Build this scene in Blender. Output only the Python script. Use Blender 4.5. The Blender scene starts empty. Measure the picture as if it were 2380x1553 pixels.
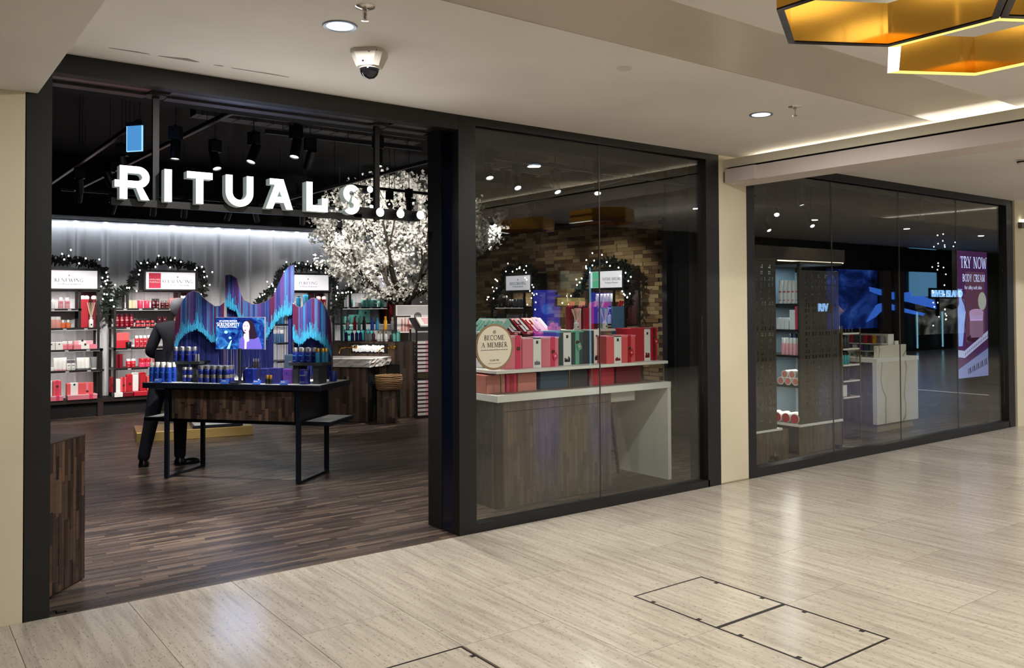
import bpy, bmesh, math, random
from mathutils import Vector, Matrix, noise
R = random.Random(11)
S = bpy.context.scene
C = S.collection
PI = math.pi

# ------------------------------------------------------------------ camera
CAM = Vector((0.0, 0.0, 1.65))
yaw, pitch, roll = 0.63885, 0.01859, -0.00442
fw = Vector((math.sin(yaw), math.cos(yaw), 0)); rt = Vector((math.cos(yaw), -math.sin(yaw), 0)); up = Vector((0, 0, 1))
f2 = fw * math.cos(pitch) + up * math.sin(pitch); u2 = -fw * math.sin(pitch) + up * math.cos(pitch)
r2 = rt * math.cos(roll) + u2 * math.sin(roll); u3 = -rt * math.sin(roll) + u2 * math.cos(roll)
cd = bpy.data.cameras.new('camera'); cam = bpy.data.objects.new('camera', cd); C.objects.link(cam)
cam.matrix_world = Matrix(((r2.x, u3.x, -f2.x, CAM.x), (r2.y, u3.y, -f2.y, CAM.y), (r2.z, u3.z, -f2.z, CAM.z), (0, 0, 0, 1)))
cd.sensor_width = 36; cd.lens = 29.784; cd.sensor_fit = 'HORIZONTAL'
cd.shift_y = -103.35 / 2380
cd.clip_start = 0.05; cd.clip_end = 200
S.camera = cam
# ------------------------------------------------------------------ world, exposure
W = bpy.data.worlds.new('world'); S.world = W; W.use_nodes = True
bg = W.node_tree.nodes['Background']; bg.inputs[0].default_value = (1.0, 0.93, 0.82, 1); bg.inputs[1].default_value = 0.25
S.view_settings.view_transform = 'Standard'; S.view_settings.look = 'None'
S.view_settings.exposure = 0.0; S.view_settings.gamma = 1.0; S.view_settings.use_curve_mapping = False
cy = S.cycles
cy.max_bounces = 7; cy.diffuse_bounces = 3; cy.glossy_bounces = 4; cy.transmission_bounces = 4; cy.transparent_max_bounces = 12
cy.caustics_reflective = False; cy.caustics_refractive = False; cy.sample_clamp_indirect = 4.0; cy.use_denoising = True

WARM = (1.0, 0.9, 0.76); NEUT = (1.0, 0.95, 0.88); COOL = (0.86, 0.93, 1.0)
def lamp(name, kind, loc, power, col=WARM, target=None, size=0.1, size_y=None, spot=60, blend=0.6, parent=None):
    d = bpy.data.lights.new(name, kind); d.energy = power; d.color = col
    o = bpy.data.objects.new(name, d); C.objects.link(o); o.location = loc
    if kind == 'AREA':
        d.shape = 'RECTANGLE' if size_y else 'DISK'; d.size = size
        if size_y: d.size_y = size_y
    elif kind == 'SPOT':
        d.spot_size = math.radians(spot); d.spot_blend = blend; d.shadow_soft_size = size
    else:
        d.shadow_soft_size = size
    if target is not None:
        o.rotation_euler = (Vector(target) - Vector(loc)).to_track_quat('-Z', 'Y').to_euler()
    return o
# long cove lights of the mall: behind the lip of the beam, and along the far side of the concourse
P_DOWN = 38.0
lamp('cove_lamp', 'AREA', (6.50, 0.9, 2.955), 26, (1.0, 0.93, 0.8), (6.34, 0.9, 9), 8.0, 0.03).rotation_euler = (PI, 0, PI / 2)
lamp('cove_lamp', 'AREA', (12.9, 0.9, 2.984), 30, (1.0, 0.93, 0.8), (12.9, 0.9, 9), 8.0, 0.03).rotation_euler = (PI, 0, PI / 2)
# wall-washer behind the black fascia over the pleated back wall
wl = lamp('wall_wash_lamp', 'AREA', (4.6, 14.37, 2.99), 20, (0.86, 0.92, 1.0), (4.6, 14.40, 1.2), 7.0, 0.03)

# ------------------------------------------------------------------ helpers
ORD = ('first', 'second', 'third', 'fourth', 'fifth', 'sixth', 'seventh', 'eighth', 'ninth', 'tenth')
def lin(c):
    c = c / 255.0
    return c / 12.92 if c <= 0.04045 else ((c + 0.055) / 1.055) ** 2.4
def rgb(r, g, b): return (lin(r), lin(g), lin(b), 1)
MC = {}
def mtl(name, col=(128, 128, 128), rough=0.5, metal=0.0, emit=0.0, spec=0.5, ecol=None, alpha=None):
    if name in MC: return MC[name]
    m = bpy.data.materials.new(name); m.use_nodes = True
    b = m.node_tree.nodes['Principled BSDF']
    b.inputs['Base Color'].default_value = rgb(*col); b.inputs['Roughness'].default_value = rough
    b.inputs['Metallic'].default_value = metal; b.inputs['Specular IOR Level'].default_value = spec
    if emit:
        b.inputs['Emission Color'].default_value = rgb(*(ecol or col)); b.inputs['Emission Strength'].default_value = emit
    MC[name] = m
    return m
def nodes(m): return m.node_tree.nodes, m.node_tree.links, m.node_tree.nodes['Principled BSDF']
def ramp(n, stops):
    r = n.new('ShaderNodeValToRGB'); e = r.color_ramp.elements
    while len(e) > 1: e.remove(e[-1])
    e[0].position = stops[0][0]; e[0].color = rgb(*stops[0][1])
    for p, c in stops[1:]:
        x = e.new(p); x.color = rgb(*c)
    return r
def randmat(name, stops, rough=0.5, scale=None, amt=0.35, attr=None, spec=0.5, bump=0.0):
    """colour picked per object (or per face attribute) from a ramp, with stretched grain"""
    if name in MC: return MC[name]
    m = mtl(name, (100, 100, 100), rough, spec=spec); n, l, b = nodes(m)
    r = ramp(n, stops)
    if attr:
        a = n.new('ShaderNodeAttribute'); a.attribute_name = attr; src = a.outputs['Fac']
    else:
        src = n.new('ShaderNodeObjectInfo').outputs['Random']
    if scale:
        t = n.new('ShaderNodeTexCoord'); mp = n.new('ShaderNodeMapping'); mp.inputs['Scale'].default_value = scale
        nz = n.new('ShaderNodeTexNoise'); nz.inputs['Detail'].default_value = 5; nz.inputs['Scale'].default_value = 1.0
        geo = n.new('ShaderNodeNewGeometry')
        l.new(geo.outputs['Position'], mp.inputs['Vector']); l.new(mp.outputs[0], nz.inputs['Vector'])
        ma = n.new('ShaderNodeMath'); ma.operation = 'MULTIPLY_ADD'; ma.inputs[1].default_value = amt; ma.inputs[2].default_value = -amt / 2
        l.new(nz.outputs['Fac'], ma.inputs[0])
        ad = n.new('ShaderNodeMath'); ad.operation = 'ADD'; ad.use_clamp = True
        l.new(src, ad.inputs[0]); l.new(ma.outputs[0], ad.inputs[1]); src = ad.outputs[0]
        if bump:
            bp = n.new('ShaderNodeBump'); bp.inputs['Strength'].default_value = bump; bp.inputs['Distance'].default_value = 0.01
            l.new(nz.outputs['Fac'], bp.inputs['Height']); l.new(bp.outputs[0], b.inputs['Normal'])
    l.new(src, r.inputs['Fac']); l.new(r.outputs['Color'], b.inputs['Base Color'])
    return m

class MB:
    def __init__(s): s.v = []; s.f = []; s.m = []
    def add(s, vs, fs, mi=0):
        o = len(s.v); s.v += [tuple(p) for p in vs]
        for f in fs: s.f.append(tuple(i + o for i in f)); s.m.append(mi)
        return s
    def box(s, x0, y0, z0, x1, y1, z1, mi=0):
        return s.add([(x0, y0, z0), (x1, y0, z0), (x1, y1, z0), (x0, y1, z0), (x0, y0, z1), (x1, y0, z1), (x1, y1, z1), (x0, y1, z1)],
                     [(0, 3, 2, 1), (4, 5, 6, 7), (0, 1, 5, 4), (1, 2, 6, 5), (2, 3, 7, 6), (3, 0, 4, 7)], mi)
    def bbox(s, x0, y0, z0, x1, y1, z1, b=0.004, mi=0):
        """box with chamfered vertical and top edges"""
        def ring(i, z): return [(x0 + i, y0 + b, z), (x0 + b, y0 + i, z), (x1 - b, y0 + i, z), (x1 - i, y0 + b, z), (x1 - i, y1 - b, z), (x1 - b, y1 - i, z), (x0 + b, y1 - i, z), (x0 + i, y1 - b, z)]
        vs = ring(b * .5, z0) + ring(0, z0 + b) + ring(0, z1 - b) + ring(b * .6, z1)
        fs = [tuple(range(7, -1, -1)), tuple(range(24, 32))]
        for k in range(3):
            for i in range(8): fs.append((k * 8 + i, k * 8 + (i + 1) % 8, k * 8 + 8 + (i + 1) % 8, k * 8 + 8 + i))
        return s.add(vs, fs, mi)
    def obox(s, c, ax, ay, az, mi=0):
        c, ax, ay, az = map(Vector, (c, ax, ay, az))
        vs = [c + ax * i + ay * j + az * k for k in (-1, 1) for i, j in ((-1, -1), (1, -1), (1, 1), (-1, 1))]
        return s.add(vs, [(0, 3, 2, 1), (4, 5, 6, 7), (0, 1, 5, 4), (1, 2, 6, 5), (2, 3, 7, 6), (3, 0, 4, 7)], mi)
    def lathe(s, prof, seg=14, cx=0, cy=0, mi=0, sx=1, sy=1, cap=True):
        vs = []
        for r, z in prof:
            for k in range(seg): a = 2 * PI * k / seg; vs.append((cx + r * sx * math.cos(a), cy + r * sy * math.sin(a), z))
        fs = []
        for j in range(len(prof) - 1):
            for k in range(seg): fs.append((j * seg + k, j * seg + (k + 1) % seg, (j + 1) * seg + (k + 1) % seg, (j + 1) * seg + k))
        if cap:
            fs.append(tuple(range(seg - 1, -1, -1))); o = (len(prof) - 1) * seg; fs.append(tuple(range(o, o + seg)))
        return s.add(vs, fs, mi)
    def tube(s, pts, r, seg=6, mi=0):
        pts = [Vector(p) for p in pts]; rs = r if isinstance(r, (list, tuple)) else [r] * len(pts)
        vs = []; n0 = None
        for i, p in enumerate(pts):
            t = (pts[min(i + 1, len(pts) - 1)] - pts[max(i - 1, 0)]).normalized()
            if n0 is None: n0 = t.orthogonal().normalized()
            n0 = (n0 - t * n0.dot(t)).normalized(); b = t.cross(n0)
            for k in range(seg): a = 2 * PI * k / seg; vs.append(p + (n0 * math.cos(a) + b * math.sin(a)) * rs[i])
        fs = [tuple(range(seg - 1, -1, -1)), tuple(range((len(pts) - 1) * seg, len(pts) * seg))]
        for j in range(len(pts) - 1):
            for k in range(seg): fs.append((j * seg + k, j * seg + (k + 1) % seg, (j + 1) * seg + (k + 1) % seg, (j + 1) * seg + k))
        return s.add(vs, fs, mi)
    def prism(s, poly, d0, d1, fr, mi=0, mside=None):
        """poly of (a,b), swept from d0 to d1; fr(a,b,d)->xyz"""
        n = len(poly)
        s.add([fr(a, b, d0) for a, b in poly] + [fr(a, b, d1) for a, b in poly], [tuple(range(n)), tuple(range(2 * n - 1, n - 1, -1))], mi)
        o = len(s.v) - 2 * n
        for i in range(n):
            s.f.append((o + i, o + n + i, o + n + (i + 1) % n, o + (i + 1) % n)); s.m.append(mi if mside is None else mside)
        return s
    def mesh(s, name, mats, smooth=False):
        me = bpy.data.meshes.new(name); me.from_pydata(s.v, [], s.f)
        for m in (mats if isinstance(mats, (list, tuple)) else [mats]): me.materials.append(m)
        if any(s.m): me.polygons.foreach_set('material_index', s.m)
        bm = bmesh.new(); bm.from_mesh(me); bmesh.ops.recalc_face_normals(bm, faces=bm.faces); bm.to_mesh(me); bm.free()
        if smooth:
            me.polygons.foreach_set('use_smooth', [True] * len(me.polygons)); me.set_sharp_from_angle(angle=math.radians(40))
        me.update(); return me
    def build(s, name, mats, parent=None, smooth=False, loc=None, rz=0):
        return put(name, s.mesh(name, mats, smooth), parent, loc, rz)
def put(name, me, parent=None, loc=None, rz=0, scale=None):
    o = bpy.data.objects.new(name, me); C.objects.link(o)
    if parent: o.parent = parent
    if loc is not None: o.location = loc
    if rz: o.rotation_euler = (0, 0, rz)
    if scale: o.scale = scale
    return o
def tag(o, label, cat, group=None):
    w = label.split()
    while len(w) > 16 and 'the' in w: w.remove('the')
    while len(w) > 16 and 'from' in w: i = w.index('from'); del w[i:i + 2]
    label = ' '.join(w)
    o['label'] = label; o['category'] = cat
    if group: o['group'] = group
    return o
def thing(name, label, cat, loc=(0, 0, 0), rz=0, group=None):
    return tag(put(name, None, None, loc, rz), label, cat, group)
def struct(o): o['kind'] = 'structure'; return o
def stuff(o): o['kind'] = 'stuff'; return o
def copy_tree(o, parent=None):
    c = o.copy(); C.objects.link(c); c.parent = parent
    for ch in o.children: copy_tree(ch, c)
    return c
def B(name, x0, y0, z0, x1, y1, z1, m, parent=None):
    return MB().box(x0, y0, z0, x1, y1, z1).build(name, m, parent)
def text(name, s, size, m, parent, loc, rot, ext=0.001, align='CENTER', sx=1.0, space=1.0):
    c = bpy.data.curves.new(name, 'FONT'); c.body = s; c.size = size; c.extrude = ext; c.align_x = align; c.resolution_u = 2; c.space_character = space
    t = bpy.data.objects.new(name, c); me = bpy.data.meshes.new_from_object(t); bpy.data.objects.remove(t); bpy.data.curves.remove(c)
    me.materials.clear(); me.materials.append(m)
    o = put(name, me, parent, loc); o.rotation_euler = rot; o.scale = (sx, 1, 1)
    return o
# ---- roman capitals with serifs: strokes (x0,y0,x1,y1,weight) on a unit-high letter
TK, TN = 0.13, 0.05
def _arc(cx, cy, rx, ry, a0, a1, n=9):
    return [(cx + rx * math.cos(math.radians(a0 + (a1 - a0) * i / n)), cy + ry * math.sin(math.radians(a0 + (a1 - a0) * i / n))) for i in range(n + 1)]
SER = {
 'A': (.78, [((.06, 0), (.37, 1), TN), ((.37, 1), (.70, 0), TK), ((.18, .36), (.56, .36), TN)], [.06, .70], []),
 'B': (.62, [((.14, 0), (.14, 1), TK), (_arc(.14, .76, .34, .24, 90, -90), None, .09), (_arc(.14, .26, .42, .26, 90, -90), None, .09)], [.14], [.14]),
 'C': (.74, [(_arc(.42, .5, .36, .5, 45, 315, 14), None, .09), ((.68, .70), (.68, .95), TN)], [], []),
 'D': (.78, [((.14, 0), (.14, 1), TK), (_arc(.14, .5, .56, .5, 90, -90, 12), None, .09)], [.14], [.14]),
 'E': (.60, [((.14, 0), (.14, 1), TK), ((.14, .975), (.54, .975), TN), ((.14, .51), (.44, .51), TN), ((.14, .025), (.56, .025), TN), ((.53, .8), (.53, 1), TN), ((.55, 0), (.55, .2), TN)], [.14], [.14]),
 'F': (.56, [((.14, 0), (.14, 1), TK), ((.14, .975), (.52, .975), TN), ((.14, .51), (.42, .51), TN), ((.51, .8), (.51, 1), TN)], [.14], [.14]),
 'G': (.80, [(_arc(.42, .5, .36, .5, 45, 320, 14), None, .09), ((.69, 0.12), (.69, .42), TK)], [], []),
 'I': (.30, [((.15, 0), (.15, 1), TK)], [.15], [.15]),
 'K': (.72, [((.14, 0), (.14, 1), TK), ((.2, .45), (.62, 1), TN), ((.3, .56), (.66, 0), TK)], [.14, .64], [.14, .60]),
 'L': (.56, [((.14, 0), (.14, 1), TK), ((.14, .025), (.52, .025), TN), ((.51, 0), (.51, .22), TN)], [.14], [.14]),
 'M': (.94, [((.12, 0), (.16, 1), TN), ((.16, 1), (.46, .05), TK), ((.46, .05), (.76, 1), TN), ((.78, 1), (.82, 0), TK)], [.12, .82], [.14, .80]),
 'N': (.82, [((.14, 0), (.14, 1), TN), ((.14, 1), (.68, 0), TK), ((.68, 0), (.68, 1), TN)], [.14], [.12, .68]),
 'O': (.84, [(_arc(.42, .5, .36, .49, 0, 360, 18), None, .09)], [], []),
 'P': (.58, [((.14, 0), (.14, 1), TK), (_arc(.14, .72, .38, .27, 90, -90), None, .09)], [.14], [.14]),
 'R': (.68, [((.14, 0), (.14, 1), TK), (_arc(.14, .74, .36, .25, 90, -90), None, .09), ((.28, .5), (.64, 0), TK)], [.14, .64], [.14]),
 'S': (.56, [(_arc(.28, .745, .2, .245, 30, 270, 10) + _arc(.28, .26, .22, .25, 90, -150, 10), None, .09)], [], []),
 'T': (.68, [((.34, 0), (.34, 1), TK), ((.04, .975), (.64, .975), TN), ((.05, .8), (.05, 1), TN), ((.63, .8), (.63, 1), TN)], [.34], []),
 'U': (.80, [((.15, 1), (.15, .3), TK), (_arc(.4, .3, .25, .29, 180, 360, 10), None, .07), ((.65, 1), (.65, .3), TN)], [], [.15, .65]),
 'V': (.76, [((.07, 1), (.38, 0), TK), ((.38, 0), (.68, 1), TN)], [], [.07, .68]),
 'W': (1.06, [((.07, 1), (.32, 0), TK), ((.32, 0), (.53, .9), TN), ((.53, .9), (.76, 0), TK), ((.76, 0), (1.0, 1), TN)], [], [.07, 1.0]),
 'Y': (.72, [((.06, 1), (.35, .46), TK), ((.35, .46), (.65, 1), TN), ((.35, 0), (.35, .5), TK)], [.35], [.06, .65]),
 ' ': (.4, [], [], []),
}
def serif(name, s, h, m, parent, o, ax, ay, nrm, t=0.0015, track=0.06, sx=1.0, width=None):
    """one row of serif capitals, centred on o; ax / ay are the reading and up directions"""
    o, ax, ay, nrm = map(Vector, (o, ax, ay, nrm))
    adv = sum((SER[c][0] + track) for c in s) - track
    if width: sx = width / (adv * h)
    x = -adv / 2; mb = MB()
    P = lambda a, b, d: o + ax * (a * h * sx) + ay * (b * h) + nrm * d
    def stroke(pl, w):
        for (a0, b0), (a1, b1) in zip(pl[:-1], pl[1:]):
            dx, dy = a1 - a0, b1 - b0; L = math.hypot(dx, dy) or 1; px, py = -dy / L * w / 2, dx / L * w / 2
            mb.prism([(a0 + px, b0 + py), (a0 - px, b0 - py), (a1 - px, b1 - py), (a1 + px, b1 + py)], 0, t, P)
    for c in s:
        wd, st, lo, hi = SER[c]
        for p0, p1, w in st:
            pl = [(x + q[0], q[1]) for q in ([p0, p1] if p1 else p0)]; stroke(pl, w)
        for q in lo: stroke([(x + q - .13, .02), (x + q + .13, .02)], .035)
        for q in hi: stroke([(x + q - .13, .98), (x + q + .13, .98)], .035)
        x += wd + track
    return mb.build(name, m, parent)

# ------------------------------------------------------------------ materials of the setting
def travertine():
    m = mtl('travertine', (180, 165, 138), 0.16); n, l, b = nodes(m)
    oi = n.new('ShaderNodeObjectInfo'); geo = n.new('ShaderNodeNewGeometry')
    off = n.new('ShaderNodeVectorMath'); off.operation = 'SCALE'; off.inputs['Scale'].default_value = 0
    cmb = n.new('ShaderNodeCombineXYZ'); mu = n.new('ShaderNodeMath'); mu.operation = 'MULTIPLY'; mu.inputs[1].default_value = 37.0
    l.new(oi.outputs['Random'], mu.inputs[0]); l.new(mu.outputs[0], cmb.inputs[0]); l.new(mu.outputs[0], cmb.inputs[1])
    ad = n.new('ShaderNodeVectorMath'); ad.operation = 'ADD'; l.new(geo.outputs['Position'], ad.inputs[0]); l.new(cmb.outputs[0], ad.inputs[1])
    mp = n.new('ShaderNodeMapping'); mp.inputs['Scale'].default_value = (24, 1.6, 1); l.new(ad.outputs[0], mp.inputs['Vector'])
    n1 = n.new('ShaderNodeTexNoise'); n1.inputs['Scale'].default_value = 1; n1.inputs['Detail'].default_value = 9; n1.inputs['Roughness'].default_value = .62; n1.inputs['Distortion'].default_value = .5
    l.new(mp.outputs[0], n1.inputs['Vector'])
    r1 = ramp(n, [(0.25, (160, 150, 136)), (0.42, (182, 173, 159)), (0.56, (196, 187, 173)), (0.75, (207, 199, 186))]); l.new(n1.outputs['Fac'], r1.inputs['Fac'])
    mp2 = n.new('ShaderNodeMapping'); mp2.inputs['Scale'].default_value = (120, 30, 1); l.new(ad.outputs[0], mp2.inputs['Vector'])
    n2 = n.new('ShaderNodeTexNoise'); n2.inputs['Scale'].default_value = 1; n2.inputs['Detail'].default_value = 4; l.new(mp2.outputs[0], n2.inputs['Vector'])
    r2_ = ramp(n, [(0.33, (120, 108, 92)), (0.40, (255, 255, 255))]); l.new(n2.outputs['Fac'], r2_.inputs['Fac'])
    mx = n.new('ShaderNodeMixRGB'); mx.blend_type = 'MULTIPLY'; mx.inputs[0].default_value = .55; l.new(r1.outputs[0], mx.inputs[1]); l.new(r2_.outputs[0], mx.inputs[2])
    hs = n.new('ShaderNodeHueSaturation'); va = n.new('ShaderNodeMapRange'); va.inputs['To Min'].default_value = .88; va.inputs['To Max'].default_value = 1.06
    l.new(oi.outputs['Random'], va.inputs['Value']); l.new(va.outputs[0], hs.inputs['Value']); l.new(mx.outputs[0], hs.inputs['Color']); l.new(hs.outputs[0], b.inputs['Base Color'])
    rr = n.new('ShaderNodeMapRange'); rr.inputs['To Min'].default_value = .10; rr.inputs['To Max'].default_value = .30; l.new(n1.outputs['Fac'], rr.inputs['Value']); l.new(rr.outputs[0], b.inputs['Roughness'])
    return m
TRAV = travertine()
GROUT = mtl('grout', (150, 136, 112), .8)
def plaster(name, col, rough=.75, amt=.05):
    m = mtl(name, col, rough); n, l, b = nodes(m)
    nz = n.new('ShaderNodeTexNoise'); nz.inputs['Scale'].default_value = 1.3; nz.inputs['Detail'].default_value = 5
    geo = n.new('ShaderNodeNewGeometry'); l.new(geo.outputs['Position'], nz.inputs['Vector'])
    r = ramp(n, [(.3, tuple(int(c * (1 - amt)) for c in col)), (.7, col)]); l.new(nz.outputs['Fac'], r.inputs['Fac']); l.new(r.outputs[0], b.inputs['Base Color'])
    return m
CEIL = plaster('ceiling_paint', (218, 214, 208)); SATIN = plaster('satin_ceiling_paint', (196, 186, 172), .28)
PIER = plaster('cream_wall_paint', (224, 214, 188), .7); BEAM = plaster('cream_beam_paint', (226, 218, 198), .6); PINK = plaster('curtain_box_paint', (205, 192, 186), .5)
BLK = mtl('black_powder_coat', (15, 15, 16), .45); BLK2 = mtl('black_gloss_blue_reflection', (9, 17, 40), .22); BLKM = mtl('matt_black', (10, 10, 12), .8)  # navy in the gloss black is a reflection of blue screens, put into the colour
GREYM = mtl('grey_metal', (120, 118, 122), .3, 1.0); DARKGAP = mtl('dark_gap', (12, 9, 10), .9)
CHROME = mtl('chrome', (205, 200, 195), .18, 1.0); GOLD = mtl('gold_mirror', (228, 174, 74), .09, 1.0); BRASS = mtl('brass', (212, 165, 72), .2, 1.0); ABRASS = mtl('antique_gold_metal', (176, 150, 104), .35, 1.0)
WHITE = mtl('white_gloss', (238, 236, 230), .35); WHITEM = mtl('white_matt', (235, 233, 228), .7); INK = mtl('dark_print', (38, 36, 36), .6); GREYINK = mtl('grey_print', (92, 90, 104), .6)
def glass_mat():
    m = bpy.data.materials.new('clear_glass'); m.use_nodes = True; n, l = m.node_tree.nodes, m.node_tree.links; n.clear()
    o = n.new('ShaderNodeOutputMaterial'); t = n.new('ShaderNodeBsdfTransparent'); t.inputs[0].default_value = (.93, .95, .935, 1)
    g = n.new('ShaderNodeBsdfGlossy'); g.inputs['Roughness'].default_value = 0.0; g.inputs[0].default_value = (1, 1, 1, 1)
    ge = n.new('ShaderNodeNewGeometry'); dt = n.new('ShaderNodeVectorMath'); dt.operation = 'DOT_PRODUCT'; l.new(ge.outputs['Normal'], dt.inputs[0]); l.new(ge.outputs['Incoming'], dt.inputs[1])
    def mth(op, a, b=None, c=None):
        x = n.new('ShaderNodeMath'); x.operation = op
        for i_, v_ in enumerate((a, b, c)):
            if v_ is None: continue
            if isinstance(v_, (int, float)): x.inputs[i_].default_value = v_
            else: l.new(v_, x.inputs[i_])
        return x.outputs[0]
    fr = mth('MULTIPLY_ADD', mth('POWER', mth('SUBTRACT', 1.0, mth('ABSOLUTE', dt.outputs['Value'])), 5.0), .945, .055)   # same reflectance from both sides of the sheet
    mx = n.new('ShaderNodeMixShader'); l.new(fr, mx.inputs[0]); l.new(t.outputs[0], mx.inputs[1]); l.new(g.outputs[0], mx.inputs[2]); l.new(mx.outputs[0], o.inputs[0])
    return m
GLASS = glass_mat()
WOODS = [(0, (40, 30, 27)), (.3, (58, 45, 40)), (.55, (72, 57, 50)), (.8, (86, 69, 59)), (1, (106, 82, 64))]
WOOD = randmat('dark_wood_strips', WOODS, .42, (9, 9, 60), .5, bump=.15)
WOODA = randmat('dark_wood_floor_strips', [(0, (44, 36, 33)), (.4, (66, 54, 49)), (.75, (84, 70, 62)), (1, (112, 94, 80))], .38, (40, 130, 40), .35, attr='tone')
WOODP = randmat('dark_wood_planks', [(0, (44, 36, 33)), (.4, (66, 54, 49)), (.75, (84, 70, 62)), (1, (112, 94, 80))], .38, (40, 130, 40), .35)
TAUPE = randmat('taupe_wood_strips', [(0, (80, 66, 54)), (.5, (92, 78, 64)), (1, (108, 90, 72))], .45, (20, 20, 90), .5)
BRICKS = [(0, (92, 66, 42)), (.3, (128, 98, 66)), (.6, (164, 134, 94)), (1, (190, 164, 120))]
BRICK = randmat('sandy_brick', BRICKS, .85, (30, 30, 60), .35, bump=.4); BRICKA = randmat('sandy_brickwork', BRICKS, .85, (30, 30, 60), .35, attr='tone', bump=.4)
def tone_attr(me, per):
    a = me.attributes.new('tone', 'FLOAT', 'FACE'); v = []
    for i in range(len(me.polygons) // per): v += [R.random()] * per
    a.data.foreach_set('value', v + [0] * (len(me.polygons) - len(v)))

# ------------------------------------------------------------------ floor of the mall
D = 5.113
floor = struct(B('floor', -4, -5, -.06, 46, D, -.004, GROUT))
gx, gy = .565, 1.2
hatch_cells = [(3.424, 2.27, 3.47), (3.424 - 3 * .577, 2.27, 3.47)]
slabs = {}
for i in range(-9, 26):
    x0 = 3.424 + .577 * i
    ys = [D]; y = 3.47 + (0 if i % 2 == 0 else .6)
    while y > D: y -= 1.2
    while y > .9: ys.append(y); y -= 1.2
    ys.append(.9)
    for b_, a_ in zip(ys[:-1], ys[1:]):
        segs = [(a_, b_)]
        if i in (0, -3):
            segs = []
            if b_ > 3.47: segs.append((max(a_, 3.47), b_))
            if a_ < 2.27: segs.append((a_, min(b_, 2.27)))
        for a, b in segs:
            if b - a < .05: continue
            k = round(b - a, 3)
            if k not in slabs: slabs[k] = MB().box(.0015, .0015, -.03, .5755, k - .0015, 0).mesh('slab', TRAV)
            put('slab', slabs[k], floor, (x0, a, 0))
far = MB().box(-4, -5, -.03, 46, .899, -.0005).box(18.43, .9, -.03, 46, D, -.0005).build('far_paving', TRAV, floor); stuff(far)
HS = mtl('hatch_steel', (52, 48, 48), .4, .5)
def hatch(x0, x1, y0, y1, label, group=None):
    t = thing('floor_hatch', label, 'hatch', ((x0 + x1) / 2, (y0 + y1) / 2, 0), 0, group)
    hx, hy, w = (x1 - x0) / 2, (y1 - y0) / 2, .011
    MB().box(-hx, -hy, -.03, hx, -hy + w, .001).box(-hx, hy - w, -.03, hx, hy, .001).box(-hx, -hy + w, -.03, -hx + w, hy - w, .001).box(hx - w, -hy + w, -.03, hx, hy - w, .001).build('frame', HS, t)
    B('stone_inset', -hx + w, -hy + w, -.03, hx - w, hy - w, 0, TRAV, t)
    for sx in (-1, 1):
        for fy in (-.55, .55):
            B('pull_tab', sx * (hx - w) - .0 - (.022 if sx > 0 else 0), fy * hy - .012, -.01, sx * (hx - w) + (.022 if sx < 0 else 0), fy * hy + .012, .0012, HS, t)
hatch(3.424, 3.996, 2.875, 3.47, 'square floor hatch framed in dark steel, upper of the joined pair')
hatch(3.424, 3.996, 2.27, 2.875, 'square floor hatch framed in dark steel, lower of the joined pair')
hatch(1.693, 2.262, 2.89, 3.47, 'single floor hatch cut by the lower edge of the view')
B('slab', 1.6945, 2.272, -.03, 2.2605, 2.888, 0, TRAV, floor)

# ------------------------------------------------------------------ floor of the shop: narrow wood strips laid along x
sfl = struct(B('floor_shop', -.5, D, -.06, 16, 14.6, -.012, mtl('strip_joint', (24, 19, 17), .8)))
mb = MB(); near = []; ph = .036
y = D; row = 0
while y < 14.45:
    xa = .55 + R.random() * .3; xe = 13.6 if y < 9.35 else 9.8
    if y > 7.5: ph = .055
    while xa < xe:
        ln = .22 + R.random() * .22
        zt = -R.random() * .0012
        if y < 5.9 and xa < 2.2 and xa > .72 and len(near) < 300: near.append((xa, y, ln))
        else:
            o = len(mb.v); x1, y1 = xa + ln - .0015, y + ph - .0015
            mb.v += [(xa, y, zt), (x1, y, zt), (x1, y1, zt), (xa, y1, zt), (xa, y, -.012), (x1, y, -.012), (x1, y1, -.012), (xa, y1, -.012)]
            mb.f += [(o, o + 1, o + 2, o + 3), (o + 4, o + 5, o + 1, o), (o + 5, o + 6, o + 2, o + 1), (o + 6, o + 7, o + 3, o + 2), (o + 7, o + 4, o, o + 3)]; mb.m += [0] * 5
        xa += ln
    y += ph; row += 1
me = mb.mesh('strip_flooring', WOODA); tone_attr(me, 5); stuff(put('strip_flooring', me, sfl))
pl = MB().box(0, 0, -.012, 1, .0345, 0).mesh('plank', WOODP)
for xa, ya, ln in near: put('plank', pl, sfl, (xa, ya, -R.random() * .0012), 0, (ln - .0015, 1, 1))

# ------------------------------------------------------------------ ceilings, beams, piers
HC = 3.027
ceil = struct(B('ceiling', -4, 3.235, HC, 6.6, 5.3, HC + .1, CEIL))
struct(B('ceiling_band', -4, 2.633, HC + .004, 6.6, 3.235, HC + .1, SATIN))
struct(B('ceiling_far', -4, -5.2, HC, 6.6, 2.627, HC + .1, CEIL))
struct(B('ceiling_right', 6.6, 3.0, HC, 46, 5.3, HC + .1, CEIL))
struct(B('ceiling_high', 6.6, -5.2, HC + .55, 46, 3.0, HC + .65, CEIL))
struct(B('ceiling_step', 6.6, 2.9, HC + .1, 46, 3.0, HC + .6, BEAM))
struct(B('soffit_left', -4, -5, 2.79, .655, D, HC - .001, CEIL))
bm_ = struct(MB().box(6.27, -5, 2.915, 6.29, D, 2.992).box(6.29, -5, 2.93, 6.56, D, 2.945).box(6.55, -5, 2.925, 6.57, D, HC).build('beam_cove', BEAM))
struct(B('beam_slot', 6.31, -5, 2.89, 6.56, D, 2.93, DARKGAP))
struct(B('beam_lower', 6.262, -5, 2.772, 6.575, D, 2.897, PINK))
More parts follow.
